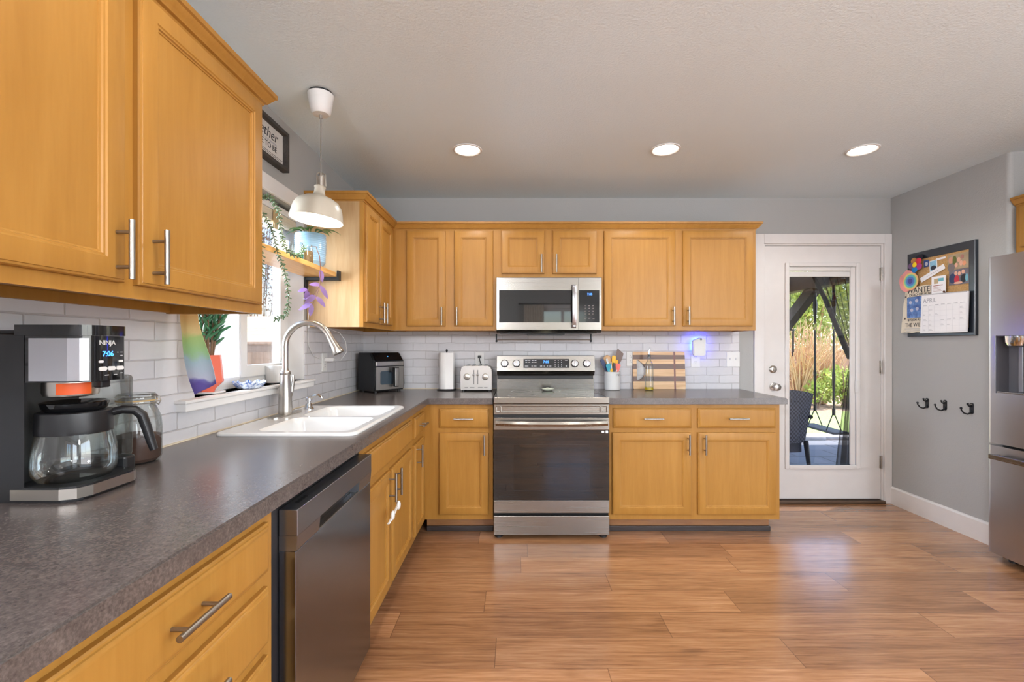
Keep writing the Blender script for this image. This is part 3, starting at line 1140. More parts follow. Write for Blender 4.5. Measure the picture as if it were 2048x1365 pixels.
for kx in (-0.317, -0.226, 0.222, 0.314):
    m = MB()
    mm = Matrix.Rotation(R(90), 4, 'X')
    m.lathe([(0.030, 0.0), (0.030, 0.004), (0.0285, 0.006)], (kx, 0, 0), 28, m=mm)
    k_ = on_slope(m).build('knob', M['black'], bgd)
    m = MB()
    m.lathe([(0.0265, 0.005), (0.026, 0.018), (0.023, 0.021)], (kx, 0, 0), 28, m=mm)
    m.box(kx - 0.0055, kx + 0.0055, -0.031, -0.019, -0.024, 0.024, 0.002)
    on_slope(m).build('knob_grip', M['chrome'], k_)

t = thing('spoon_rest', 'pale ceramic spoon rest at the back of the cooktop', 'spoon rest', (0.249, 3.435, 0.9212))
m = MB()
m.lathe([(0.030, 0), (0.040, 0.003), (0.050, 0.016), (0.047, 0.016), (0.036, 0.006), (0.001, 0.005)], seg=28, sx=1.0, sy=0.8)
m.box(-0.012, 0.012, 0.03, 0.055, 0.012, 0.018, 0.003)
m.build('dish', plain('celadon_glaze', (206, 208, 188), 0.2), t)

# ------------------------------------------------------------------ microwave
t = thing('microwave', 'stainless steel over-the-range microwave with dark window above the stove', 'microwave', (-0.133, 3.280, 1.350))
MW = 0.757
m = MB()
m.box(0, MW, 0.028, 0.348, 0.022, 0.404)
m.build('case', M['black'], t, 0)
wx0, wx1, wz0, wz1 = 0.018, 0.571, 0.078, 0.311
m = MB()
m.plate(rect(0, 0.590, 0.028, 0.400), [rect(wx0, wx1, wz0, wz1)], XZ, 0, 0.028)
d_ = m.build('microwave_door', M['steel'], t, 0)
m = MB()
m.box(wx0, wx1, 0.002, 0.02, wz0, wz1)
m.build('door_window', M['oven_glass'], d_, 0)
m = MB()
lp = []
for k in range(15):
    u = -1 + 2 * k / 14
    zz = 0.193 + u * 0.155
    yo = -0.048 + 0.026 * u ** 4 + 0.006 * u * u
    lp.append([(0.540, yo + 0.012, zz), (0.543, yo, zz), (0.557, yo - 0.003, zz), (0.571, yo, zz), (0.574, yo + 0.012, zz)])
m.loft(lp)
m.box(0.548, 0.566, -0.03, 0.003, 0.045, 0.062)
m.box(0.548, 0.566, -0.03, 0.003, 0.322, 0.338)
m.build('handle', M['steel_v'], d_, 40)
m = MB()
m.plate(rect(0.5925, MW, 0.028, 0.400), [rect(0.594, 0.741, wz0, wz1)], XZ, 0, 0.028)
c_ = m.build('control_panel', M['steel'], t, 0)
m = MB()
m.box(0.594, 0.741, 0.001, 0.02, wz0, wz1)
m.mi = 1
for a in range(3):
    for b in range(4):
        m.box(0.637 + a * 0.028, 0.642 + a * 0.028, 0.0003, 0.0012, 0.135 + b * 0.020, 0.142 + b * 0.020)
for b in range(5):
    m.box(0.632 + (b % 3) * 0.030, 0.646 + (b % 3) * 0.030, 0.0003, 0.0012, 0.104 + (b // 3) * 0.012, 0.107 + (b // 3) * 0.012)
m.build('keypad', [M['dark_gloss'], plain('faint_print', (122, 112, 108), 0.5, vary=0)], c_, 0)
letters('7:05', 0.022, (0.672, 0.0006, wz1 - 0.03), M['blue_led'], c_, name='clock_digits')
m = MB()
m.prism([(0.0, 0.0275), (0.0, 0.024), (0.028, 0.004), (0.05, 0.004), (0.05, 0.0275)], lambda u, v, w: (w, u, v), 0, MW)
m.build('bottom_lip', M['steel'], t, 0)
m = MB()
m.box(0.02, MW - 0.03, 0.03, 0.33, 0.0, 0.021)
m.box(0.23, 0.50, 0.08, 0.30, -0.012, 0.002)
m.build('vent_grille', M['black'], t, 0)
t = thing('hanging_rod', 'thin steel rod bracketed under the microwave above the stove', 'rod', (0.23, 3.49, 1.305))
m = MB()
m.cyl((-0.375, 0, 0), (0.36, 0, 0), 0.005, seg=10)
m.build('rod', M['nickel'], t)
for xx in (-0.372, 0.352):
    m = MB()
    m.cyl((xx, 0, -0.008), (xx, 0, 0.044), 0.006, seg=10)
    m.ball((xx, 0, -0.010), 0.009)
    m.build('bracket', M['black_metal'], t)

# ------------------------------------------------------------------ dishwasher
t = thing('dishwasher', 'dark stainless dishwasher under the counter between drawer bank and sink cabinet', 'dishwasher', (-0.552, 1.156, 0), R(90))
WD = 0.593
m = MB()
m.box(-0.033, WD, 0.050, 0.62, 0.10, 0.866)
m.box(0.02, WD - 0.02, 0.11, 0.13, 0.0, 0.10)
m.build('tub', M['black'], t, 0)
m = MB()
m.box(0, WD, 0.004, 0.048, 0.105, 0.740, 0.002)
d_ = m.build('door_panel', M['dark_steel'], t, 0)
m = MB()
m.box(0, WD, 0.0, 0.048, 0.779, 0.846, 0.0015)
px0, px1 = 0.135, 0.460
for a, b in ((0, px0), (px1, WD)):
    m.prism([(0.0, 0.779), (0.004, 0.741), (0.048, 0.741), (0.048, 0.779)], lambda u, v, w: (w, u, v), a, b)
m.build('control_band', steel('band_steel', (152, 156, 164), 0.32, 'x'), t, 0)
m = MB()
m.box(px0, px1, 0.034, 0.048, 0.741, 0.779)
m.box(px0, px1, 0.003, 0.010, 0.741, 0.7455, 0.001)
m.build('pocket_handle', M['steel'], t, 0)
m = MB()
for k in range(7):
    m.box(0.055 + k * 0.008, 0.058 + k * 0.008, 0.022, 0.034, 0.8461, 0.8466)
m.build('vent_slots', M['black'], t, 0)

# ------------------------------------------------------------------ refrigerator
t = thing('refrigerator', 'tall stainless refrigerator with water dispenser at the right edge', 'refrigerator', (2.800, 2.705, 0), R(-90))
RWd = 0.91
m = MB()
m.box(0.004, RWd - 0.004, 0.095, 0.76, 0.05, 1.765)
m.build('case', plain('grey_case', (96, 96, 100), 0.45), t, 0)


def round_plan(x0, x1, rl, rr_, yb=0.09, n=8):
    p = [(x0, yb)]
    for k in range(n + 1):
        a = R(180 + 90 * k / n)
        p.append((x0 + rl + rl * math.cos(a), rl + rl * math.sin(a)))
    for k in range(n + 1):
        a = R(270 + 90 * k / n)
        p.append((x1 - rr_ + rr_ * math.cos(a), rr_ + rr_ * math.sin(a)))
    p.append((x1, yb))
    return p


hx0, hx1, hz0, hz1 = 0.052, 0.335, 0.985, 1.320
m = MB()
m.prism(round_plan(0, 0.453, 0.028, 0.006), XY, 0.692, hz0)
m.prism(round_plan(0, 0.453, 0.028, 0.006), XY, hz1, 1.781)
m.prism(round_plan(0, hx0, 0.028, 0.001), XY, hz0, hz1)
m.prism([(hx1, 0.09), (hx1, 0), (0.447, 0), (0.453, 0.006), (0.453, 0.09)], XY, hz0, hz1)
d_ = m.build('fridge_door', M['steel_v'], t, 40)
m = MB()
m.box(hx0, hx1, 0.075, 0.088, hz0, hz1)
m.box(hx0, hx0 + 0.004, 0.002, 0.088, hz0, hz1)
m.box(hx1 - 0.004, hx1, 0.002, 0.088, hz0, hz1)
m.box(hx0, hx1, 0.002, 0.088, hz1 - 0.004, hz1)
m.build('dispenser_recess', plain('dispenser_grey', (88, 88, 94), 0.3), d_, 0)
m = MB()
m.box(hx0 + 0.012, hx1 - 0.012, -0.004, 0.075, hz0, hz0 + 0.012, 0.003)
m.build('drip_tray', M['chrome'], d_, 0)
m = MB()
m.lathe([(0.038, 0), (0.046, 0.02), (0.048, 0.055)], (0.13, 0.035, hz1 - 0.059), 24, sx=1.2, sy=0.72)
m.build('water_nozzle', M['chrome'], d_)
m = MB()
m.box(0.12, 0.145, 0.058, 0.074, hz0 + 0.012, hz1 - 0.06, 0.004)
m.box(0.20, 0.29, 0.06, 0.074, hz0 + 0.06, hz1 - 0.06, 0.006)
m.build('dispenser_paddle', plain('paddle_grey', (120, 120, 126), 0.25), d_, 0)
m = MB()
m.prism(round_plan(0.457, RWd, 0.006, 0.028), XY, 0.692, 1.781)
d2 = m.build('fridge_door', M['steel_v'], t, 40)
for dd, xx in ((d_, 0.425), (d2, 0.485)):
    m = MB()
    m.tube([(xx, 0.0, 0.80), (xx, -0.045, 0.82), (xx, -0.05, 1.24), (xx, -0.045, 1.64), (xx, 0.0, 1.66)], 0.012, 12)
    m.build('handle', M['steel_v'], dd)
m = MB()
m.prism(round_plan(0, RWd, 0.028, 0.028), XY, 0.048, 0.678)
d_ = m.build('freezer_drawer', M['steel_v'], t, 40)
m = MB()
m.box(0.058, RWd - 0.058, -0.050, -0.034, 0.605, 0.634, 0.004)
m.box(0.062, 0.082, -0.036, 0.002, 0.608, 0.631, 0.002)
m.box(RWd - 0.082, RWd - 0.062, -0.036, 0.002, 0.608, 0.631, 0.002)
m.build('handle', M['steel'], d_, 0)
for xx in (0.06, RWd - 0.06):
    m = MB()
    m.box(xx - 0.025, xx + 0.025, 0.08, 0.16, 0.018, 0.05, 0.006)
    m.cyl((xx, 0.10, 0.0), (xx, 0.10, 0.03), 0.022)
    m.build('foot', M['black'], t)

# ------------------------------------------------------------------ ceiling lights
CANS = [(-0.286, 2.738), (0.903, 2.731), (2.091, 2.738), (-0.286, 0.95), (0.903, 0.95), (2.02, 0.95), (0.9, -1.4), (2.4, -1.4)]
CLAB = ['leftmost of the row of recessed ceiling downlights', 'middle recessed ceiling downlight, above the stove', 'rightmost recessed ceiling downlight, near the back door',
        'recessed downlight above the camera, over the sink side', 'recessed downlight above the camera, centre of the room', 'recessed downlight above the camera, fridge side',
        'recessed downlight behind the camera, left', 'recessed downlight behind the camera, right']
for (cx, cy), lb in zip(CANS, CLAB):
    t = thing('recessed_light', lb, 'ceiling light', (cx, cy, CZ), group='recessed ceiling downlights')
    m = MB()
    m.lathe([(0.088, 0.0), (0.087, -0.004), (0.078, -0.006), (0.072, -0.003), (0.070, -0.001)], seg=40, cap0=False, cap1=False)
    m.build('trim_ring', M['white'], t)
    m = MB()
    m.lathe([(0.071, -0.0012), (0.05, -0.004), (0.001, -0.006)], seg=36, cap0=True)
    m.build('lens', M['lamp_glow'], t)
    l = lamp('bulb', 'SPOT', (0, 0, -0.012), (0, 0, 0), 27, (1.0, 0.96, 0.90), shadow_soft_size=0.055, spot_size=R(150), spot_blend=0.5)
    l.parent = t

# unseen glowing globes added behind the camera to fill ceiling and walls
opal = plain('fill_globe_glow', (255, 250, 244), 0.4, vary=0, emit=(248, 249, 255), emit_s=172.0)
for gx_, gy_, lb in ((-0.75, -1.25, 'added unseen fill-light globe behind the camera on the counter side'), (2.60, -1.50, 'added unseen fill-light globe behind the camera near the side window')):
    t = thing('fill_globe', lb, 'pendant lamp', (gx_, gy_, CZ), group='added fill globes')
    m = MB()
    m.lathe([(0.06, 0), (0.06, -0.02), (0.01, -0.025)], seg=24)
    m.cyl((0, 0, -0.02), (0, 0, -0.32), 0.006)
    m.build('stem', M['nickel'], t)
    m = MB()
    m.ball((0, 0, -0.46), 0.15, u=24, v=14)
    m.build('globe', opal, t)

# ------------------------------------------------------------------ pendant
t = thing('pendant_lamp', 'cream bell-shaped pendant lamp hanging over the sink', 'pendant lamp', (-0.904, 2.119, CZ))
m = MB()
m.lathe([(0.052, 0.0), (0.052, -0.010), (0.0545, -0.010)], seg=32, cap1=False)
m.build('mount_plate', M['black_metal'], t)
m = MB()
m.lathe([(0.058, -0.010), (0.058, -0.014), (0.050, -0.060), (0.044, -0.092), (0.036, -0.102), (0.010, -0.104)], seg=36)
m.build('canopy', M['white'], t)
m = MB()
m.cyl((0, 0, -0.102), (0, 0, -0.120), 0.0065)
m.cyl((0, 0, -0.118), (0, 0, -0.385), 0.0032, seg=10)
m.build('cord', plain('grey_cord', (140, 136, 130), 0.7), t)
m = MB()
m.lathe([(0.006, -0.372), (0.009, -0.380), (0.009, -0.390), (0.018, -0.392), (0.018, -0.440)], seg=20, cap1=False)
for k in range(3):
    a = 2 * math.pi * k / 3
    m.tube([(0.006 * math.cos(a), 0.006 * math.sin(a), -0.372), (0.021 * math.cos(a), 0.021 * math.sin(a), -0.384), (0.023 * math.cos(a), 0.023 * math.sin(a), -0.437)], 0.0028, 8)
m.build('socket', M['nickel'], t)
m = MB()
OUT = [(0.024, -0.436), (0.026, -0.440), (0.023, -0.446), (0.0235, -0.465), (0.028, -0.478), (0.040, -0.486), (0.066, -0.495), (0.090, -0.510), (0.104, -0.532), (0.111, -0.558), (0.116, -0.590), (0.118, -0.597)]
INN = [(r_ - 0.003, z_) for r_, z_ in reversed(OUT[2:])]
PV = Matrix.Translation((0, 0, -0.40)) @ Euler((R(-2), R(5), 0)).to_matrix().to_4x4() @ Matrix.Translation((0, 0, 0.40))
m.lathe(OUT + INN, seg=48, cap0=True, cap1=False, m=PV)
m.build('lamp_shade', M['cream'], t, 40)
m = MB()
m.lathe([(0.018, -0.440), (0.018, -0.46), (0.030, -0.49), (0.036, -0.515), (0.030, -0.54), (0.012, -0.55)], seg=24, m=PV)
m.build('light_bulb', M['lamp_glow'], t)
l = lamp('bulb_light', 'POINT', (0, 0, -0.575), (0, 0, 0), 5, (1.0, 0.86, 0.66), shadow_soft_size=0.03)
l.parent = t

# ------------------------------------------------------------------ sign above the window (left wall, faces +X)
t = thing('wall_sign', 'dark framed white lettered sign above the sink window', 'sign', (LX, 1.985, 2.164), R(90))
SWd, SHt = 0.395, 0.202
m = MB()
m.plate(rect(0, SWd, 0, SHt), [rect(0.017, SWd - 0.017, 0.017, SHt - 0.017)], XZ, -0.036, -0.001)
m.build('frame', wood('weathered_wood', (44, 40, 38), (62, 57, 54), (84, 78, 74), 0.6, 'x'), t, 0)
m = MB()
m.box(0.017, SWd - 0.017, -0.010, -0.002, 0.017, SHt - 0.017)
m.build('sign_face', plain('pale_board', (206, 202, 196), 0.7), t, 0)
letters('Together', 0.074, (0.322, -0.0105, 0.142), M['ink'], t, 'RIGHT', 0.25)
letters('is our favorite', 0.022, (0.318, -0.0105, 0.108), M['ink_soft'], t, 'RIGHT')
letters('PLACE TO BE', 0.040, (0.318, -0.0105, 0.082), M['ink'], t, 'RIGHT')
m = MB()
for k in range(3):
    m.box(0.024, SWd - 0.024, -0.0112, -0.0098, 0.050 - k * 0.008, 0.0515 - k * 0.008)
m.build('ruled_stripe', M['ink'], t, 0)

# ------------------------------------------------------------------ woven blind rolled up at the head of the sink window
t = thing('window_blind', 'woven beige blind rolled up at the top of the sink window', 'blind', (LX - 0.05, (WIN[0] + WIN[1]) / 2, 1.905))
m = MB()
m.box(-0.016, 0.016, -0.435, 0.435, 0.0, 0.062, 0.006)
m.build('rolled_slats', wood('bamboo_weave', (176, 160, 134), (206, 192, 168), (226, 214, 194), 0.7, 'y', 2.2, bump=0.3), t, 0)
m = MB()
m.box(-0.02, 0.02, -0.442, 0.442, 0.062, 0.094, 0.004)
m.build('head_rail', M['trim'], t, 0)
m = MB()
for k in range(26):
    a = random.uniform(-0.02, 0.02)
    m.tube([(0.018, 0.20 + a, 0.07), (0.022, 0.20 + a + random.uniform(-0.01, 0.01), 0.03), (0.019, 0.20 + a + random.uniform(-0.012, 0.012), -0.035)], 0.0018, 5)
m.build('pull_cord', plain('jute', (196, 172, 132), 0.9), t)

# ------------------------------------------------------------------ shelf across the window
SHZ = 1.684
m = MB()
m.box(LX + 0.002, -1.030, 1.655, 2.618, SHZ - 0.026, SHZ, 0.002)
tag(m.build('window_shelf', M['shelf'], smooth=0), 'light pine shelf board fixed across the sink window', 'shelf')
for yy, lb in ((2.634, 'black metal shelf bracket at the corner-cabinet end of the window shelf'), (1.640, 'black metal shelf bracket hidden behind the near wall cabinet')):
    t = thing('shelf_bracket', lb, 'bracket', (LX + 0.006, yy, SHZ), group='shelf brackets')
    m = MB()
    m.box(0, 0.196, -0.018, 0.018, -0.046, -0.0265, 0.002)
    m.box(0.184, 0.196, -0.018, 0.018, -0.03, 0.010, 0.002)
    m.build('bracket_arm', M['black_metal'], t, 0)
    m = MB()
    m.box(0, 0.006, -0.018, 0.018, -0.125, -0.03, 0.002)
    m.build('wall_plate', M['black_metal'], t, 0)


def leaf(m, p, d, L, w, nrm=None, droop=0.2, thick=0.0012):
    """pointed leaf blade from p along d"""
    d = Vector(d).normalized()
    up = Vector(nrm).normalized() if nrm else Vector((0, 0, 1))
    s = d.cross(up)
    if s.length < 1e-3:
        s = d.cross(Vector((1, 0, 0)))
    s.normalize()
    up = s.cross(d).normalized()
    p = Vector(p)
    loops = []
    for k in range(7):
        u = k / 6
        c = p + d * L * u - Vector((0, 0, 1)) * droop * L * u * u
        hw = w * math.sin(math.pi * min(1, u * 0.93 + 0.07)) ** 0.8 * 0.5 + 0.0004
        loops.append([c - s * hw + up * 0.15 * hw, c + up * -thick, c + s * hw + up * 0.15 * hw, c + up * thick])
    m.loft(loops)


# blue ribbed pot with plant
t = thing('potted_plant', 'green leafy plant in a pale blue ribbed pot on the window shelf', 'potted plant', (-1.105, 2.460, SHZ))
m = MB()
pr = [(0.052, 0.0), (0.060, 0.003), (0.070, 0.020)]
for k in range(14):
    z = 0.024 + k * 0.0105
    pr += [(0.0735 + 0.0045 * math.sin(k / 13 * 2.2), z), (0.0755 + 0.0045 * math.sin(k / 13 * 2.2), z + 0.005)]
pr += [(0.078, 0.176), (0.074, 0.176), (0.070, 0.150), (0.001, 0.150)]
m.lathe(pr, seg=48)
m.build('pot', plain('sky_blue_glaze', (150, 190, 222), 0.14, vary=0.08, coat=0.5), t, 20)
m = MB()
m.lathe([(0.070, 0.151), (0.001, 0.155)], seg=24)
m.build('soil', plain('potting_soil', (60, 44, 34), 0.9, vary=0.3), t)
m = MB()
for k in range(13):
    a = k * 2.4
    L = random.uniform(0.06, 0.12)
    m.tube([(0.01 * math.cos(a), 0.01 * math.sin(a), 0.15), (0.03 * math.cos(a), 0.03 * math.sin(a), 0.18), (0.05 * math.cos(a), 0.05 * math.sin(a), 0.19 + 0.02 * random.random())], 0.0022, 6)
    leaf(m, (0.045 * math.cos(a), 0.045 * math.sin(a), 0.19 + 0.02 * random.random()), (math.cos(a), math.sin(a), random.uniform(0.0, 0.7)), L, 0.034, droop=0.5)
m.build('foliage', plain('leaf_green', (84, 120, 58), 0.4, vary=0.25), t)

# small jar of brown stuff, with a purple cutting
t = thing('glass_jar', 'small glass jar of brown grounds at the window shelf edge', 'jar', (-1.075, 2.350, SHZ))
m = MB()
m.lathe([(0.028, 0.0), (0.031, 0.004), (0.031, 0.070), (0.026, 0.082), (0.026, 0.094), (0.028, 0.096)], seg=28, cap1=False)
m.build('jar_body', M['jar_glass'], t)
m = MB()
m.lathe([(0.027, 0.003), (0.029, 0.006), (0.029, 0.064), (0.001, 0.068)], seg=24)
m.build('jar_filling', plain('brown_grounds', (124, 98, 60), 0.9, vary=0.35), t)
t = thing('plant_cutting', 'purple-leaved trailing cutting hanging from the jar over the shelf edge', 'plant', (-1.065, 2.355, SHZ + 0.09))
st = [(-0.005, 0.005, 0.0), (0.035, 0.0, 0.0), (0.050, 0.01, -0.05), (0.052, 0.015, -0.12), (0.050, 0.012, -0.20), (0.035, 0.0, -0.26), (0.018, -0.008, -0.30)]
m = MB()
m.tube(st, [0.002] * 7, 6)
m.tube([st[4], (0.020, 0.004, -0.25), (-0.01, 0.0, -0.225)], 0.0015, 6)
m.build('stem', plain('reddish_stem', (112, 72, 62), 0.6), t)
m = MB()
for p, d, L in (((0.052, 0.015, -0.12), (0.1, 0.2, -1), 0.05), ((0.05, 0.012, -0.20), (0.6, 0.3, -0.9), 0.065), ((0.05, 0.012, -0.20), (-0.8, 0, 0.3), 0.06), ((0.035, 0, -0.26), (-0.9, 0.1, 0.1), 0.07), ((0.035, 0, -0.26), (-0.7, -0.3, -0.3), 0.06), ((0.018, -0.008, -0.30), (-0.9, 0, -0.15), 0.07), ((0.018, -0.008, -0.30), (-0.2, 0, -1), 0.05), ((0.035, 0, -0.26), (0.8, 0.2, -0.7), 0.06), ((-0.01, 0, -0.225), (-1, 0, 0.15), 0.05), ((-0.01, 0, -0.225), (-0.2, 0.2, -0.8), 0.05)):
    leaf(m, p, d, L, 0.026, nrm=(1, -1, 0.3), droop=0.25)
m.build('foliage', plain('purple_leaf', (128, 100, 158), 0.45, vary=0.3), t)

t = thing('candle_cup', 'small white candle cup on the window shelf behind the trailing plant', 'cup', (-1.115, 2.165, SHZ))
m = MB()
m.lathe([(0.026, 0), (0.030, 0.004), (0.036, 0.078), (0.033, 0.078), (0.027, 0.012), (0.001, 0.010)], seg=28)
m.build('cup', M['white'], t)
t = thing('candle_jar', 'teal and frosted candle jar beside the blue pot on the window shelf', 'jar', (-1.090, 2.255, SHZ))
m = MB()
m.lathe([(0.034, 0), (0.038, 0.003), (0.038, 0.030), (0.001, 0.030)], seg=28)
m.build('candle', plain('teal_wax', (38, 142, 122), 0.4), t)
m = MB()
m.lathe([(0.0385, 0.0), (0.040, 0.004), (0.041, 0.070), (0.036, 0.088), (0.034, 0.088), (0.039, 0.068)], seg=28, cap0=False, cap1=False)
m.build('jar_body', M['jar_glass'], t)

# trailing burro's-tail plant: pot mostly behind the wall cabinet
t = thing('trailing_plant', 'trailing succulent with beaded green strands at the near end of the window shelf', 'potted plant', (-1.105, 1.865, SHZ))
m = MB()
m.lathe([(0.042, 0), (0.050, 0.004), (0.060, 0.105), (0.055, 0.105), (0.050, 0.085), (0.001, 0.085)], seg=32)
m.build('pot', M['cream'], t)


def strand(m1, m2, pts, nleaf, L=0.017):
    pts = [Vector(p) for p in pts]
    m1.tube(pts, 0.0018, 6)
    segs = len(pts) - 1
    for k in range(nleaf):
        u = (k + 0.5) / nleaf * segs
        i = min(int(u), segs - 1)
        p = pts[i].lerp(pts[i + 1], u - i)
        d = (pts[i + 1] - pts[i]).normalized()
        q = d.to_track_quat('Z', 'Y').to_matrix()
        a = k * 2.4
        dv_ = q @ Vector((math.cos(a), math.sin(a), 0.55)).normalized()
        mm = dv_.to_track_quat('Z', 'Y').to_matrix()
        m2.ball(p + dv_ * L * 0.5, 0.0032, 0.0032, L * 0.5, 6, 4, mm)


m1, m2 = MB(), MB()
strand(m1, m2, [(0, 0.02, 0.09), (0.03, 0.05, 0.20), (0.06, 0.075, 0.215), (0.085, 0.095, 0.16), (0.095, 0.10, 0.07), (0.100, 0.12, 0.005), (0.105, 0.19, -0.015), (0.105, 0.26, 0.0), (0.10, 0.30, 0.045)], 130)
strand(m1, m2, [(0.0, 0.0, 0.09), (0.06, 0.02, 0.13), (0.09, 0.04, 0.06), (0.10, 0.06, -0.03), (0.105, 0.10, -0.08), (0.105, 0.135, -0.15), (0.10, 0.155, -0.24), (0.09, 0.145, -0.29), (0.075, 0.09, -0.31)], 110)
strand(m1, m2, [(-0.01, -0.01, 0.09), (0.04, -0.04, 0.15), (0.08, -0.05, 0.09), (0.10, -0.06, -0.04), (0.10, -0.06, -0.14)], 70)
m1.build('stem', plain('green_stem', (84, 92, 58), 0.6), t)
m2.build('foliage', plain('blue_green_leaf', (92, 118, 84), 0.5, vary=0.3), t)

# ------------------------------------------------------------------ things on the sill
SZ = WIN[2]
t = thing('flower_saucer', 'flat white saucer under the coral pot on the sill', 'saucer', (-1.262, 1.868, SZ))
m = MB()
m.lathe([(0.056, 0), (0.062, 0.003), (0.064, 0.008), (0.060, 0.009), (0.001, 0.006)], seg=32)
m.build('saucer', M['porcelain'], t)
t = thing('jade_plant', 'tall finger jade plant in a faceted coral pot on the windowsill', 'potted plant', (-1.262, 1.868, SZ + 0.0075))
m = MB()
m.lathe([(0.026, 0), (0.030, 0.012), (0.060, 0.040), (0.060, 0.046), (0.050, 0.150), (0.046, 0.150), (0.046, 0.125), (0.001, 0.125)], seg=7)
m.build('pot', plain('coral_glaze', (226, 112, 88), 0.35, vary=0.05), t, 15)
m = MB()
m.lathe([(0.046, 0.126), (0.001, 0.130)], seg=7)
m.build('soil', M['shoe'], t)
m1, m2 = MB(), MB()
rs = random.Random(11)
tips = []
for k in range(9):
    a = k * 0.7 + rs.uniform(-0.2, 0.2)
    r1 = 0.018 + 0.03 * rs.random()
    h = 0.20 + 0.17 * rs.random()
    p0 = Vector((0.012 * math.cos(a), 0.012 * math.sin(a), 0.12))
    p1 = Vector((r1 * 0.7 * math.cos(a), r1 * math.sin(a), 0.12 + h * 0.5))
    p2 = Vector((r1 * 1.1 * math.cos(a), r1 * 1.9 * math.sin(a) + 0.01, 0.12 + h))
    m1.tube([p0, p1, p2], [0.0060, 0.0045, 0.003], 8)
    for q in range(20):
        u = 0.25 + 0.75 * q / 19
        p = p0.lerp(p1, u * 2) if u < 0.5 else p1.lerp(p2, u * 2 - 1)
        b = q * 2.4 + k
        d = Vector((math.cos(b) * 0.75, math.sin(b), 0.45 + 0.5 * rs.random())).normalized()
        if (p + d * 0.06).x < -0.055:
            d.x = abs(d.x)
        L = rs.uniform(0.046, 0.074)
        mm = d.to_track_quat('Z', 'Y').to_matrix()
        m2.ball(p + d * L * 0.5, 0.0058, 0.0058, L * 0.5, 8, 5, mm)
m1.build('stem', plain('jade_bark', (122, 98, 74), 0.7), t)
m2.build('foliage', plain('jade_green', (70, 128, 92), 0.3, vary=0.3), t)

t = thing('ruffled_dish', 'small blue and white ruffled glass dish on the windowsill', 'dish', (-1.215, 2.080, SZ))
m = MB()
loops = []
for r_, z_, w_ in ((0.034, 0.0, 0), (0.046, 0.003, 0.001), (0.056, 0.014, 0.004), (0.062, 0.024, 0.006), (0.059, 0.025, 0.006), (0.050, 0.012, 0.003), (0.036, 0.006, 0.0)):
    loops.append([((r_ + w_ * math.cos(9 * R(5 * k))) * math.cos(R(5 * k)), (r_ + w_ * math.cos(9 * R(5 * k))) * math.sin(R(5 * k)) * 1.15, z_ + w_ * 0.9 * math.sin(9 * R(5 * k)) + w_) for k in range(72)])
m.loft(loops)
tn = NT('swirled_blue_glass')
tn.base(tn.ramp(tn.noise(tn.coord(), 60, 3, 0.6, 1.0), [(0.35, lin((74, 110, 176))), (0.6, lin((226, 234, 244)))]))
tn.p.inputs['Roughness'].default_value = 0.1
m.build('dish', tn.m, t, 50)
t = thing('sill_pot', 'plain white pot on the sill behind the faucet', 'pot', (-1.262, 2.395, SZ))
m = MB()
m.lathe([(0.040, 0), (0.044, 0.003), (0.052, 0.090), (0.048, 0.090), (0.044, 0.070), (0.001, 0.070)], seg=32)
m.build('pot', M['porcelain'], t)

# rainbow cloth strip hung at the near side of the window
tn = NT('rainbow_cloth')
tc = tn.new('ShaderNodeTexCoord')
sp_ = tn.new('ShaderNodeSeparateXYZ')
tn.link(tc.outputs['Object'], sp_.inputs[0])
wz = tn.math('ADD', sp_.outputs[2], tn.math('MULTIPLY', tn.math('SUBTRACT', tn.noise(tn.coord(), 16, 3), 0.5), 0.07))
wz = tn.math('DIVIDE', tn.math('ADD', wz, 0.525), 0.55)
rc = tn.ramp(wz, [(0.02, lin((132, 116, 190))), (0.05, lin((150, 144, 206))), (0.07, lin((222, 226, 240))), (0.19, lin((206, 226, 236))), (0.23, lin((196, 230, 186))), (0.34, lin((206, 230, 166))), (0.37, lin((246, 232, 184))), (0.50, lin((246, 218, 164))), (0.75, lin((240, 150, 100))), (1.0, lin((220, 80, 90)))])
tn.base(rc)
tn.p.inputs['Roughness'].default_value = 0.8
ts_ = tn.new('ShaderNodeBsdfTranslucent')
tn.link(rc, ts_.inputs[0])
mx = tn.new('ShaderNodeMixShader')
mx.inputs[0].default_value = 0.5
tn.link(tn.p.outputs[0], mx.inputs[1])
tn.link(ts_.outputs[0], mx.inputs[2])
tn.link(mx.outputs[0], tn.n['Material Output'].inputs[0])
t = thing('rainbow_banner', 'rainbow-dyed cloth strip hanging in front of the coral pot', 'banner', (-1.156, 1.608, SHZ - 0.050))
m = MB()
loops = []
for k in range(25):
    u = k / 24
    z = -0.525 * u
    cxx = 0.0 + 0.150 * max(0, u - 0.5) ** 1.3
    hw = 0.044 - 0.010 * u + (0.008 * math.sin(u * 9))
    yy = 0.004 * math.sin(u * 7)
    tilt = 0.02 * u
    row = []
    for j in range(9):
        v = -1 + j / 4
        row.append((cxx + v * hw, yy + 0.006 * math.cos(v * 3 + u * 5), z + v * tilt))
    row2 = [(p[0], p[1] + 0.002, p[2]) for p in reversed(row)]
    loops.append(row + row2)
m.loft(loops)
m.build('cloth', tn.m, t)

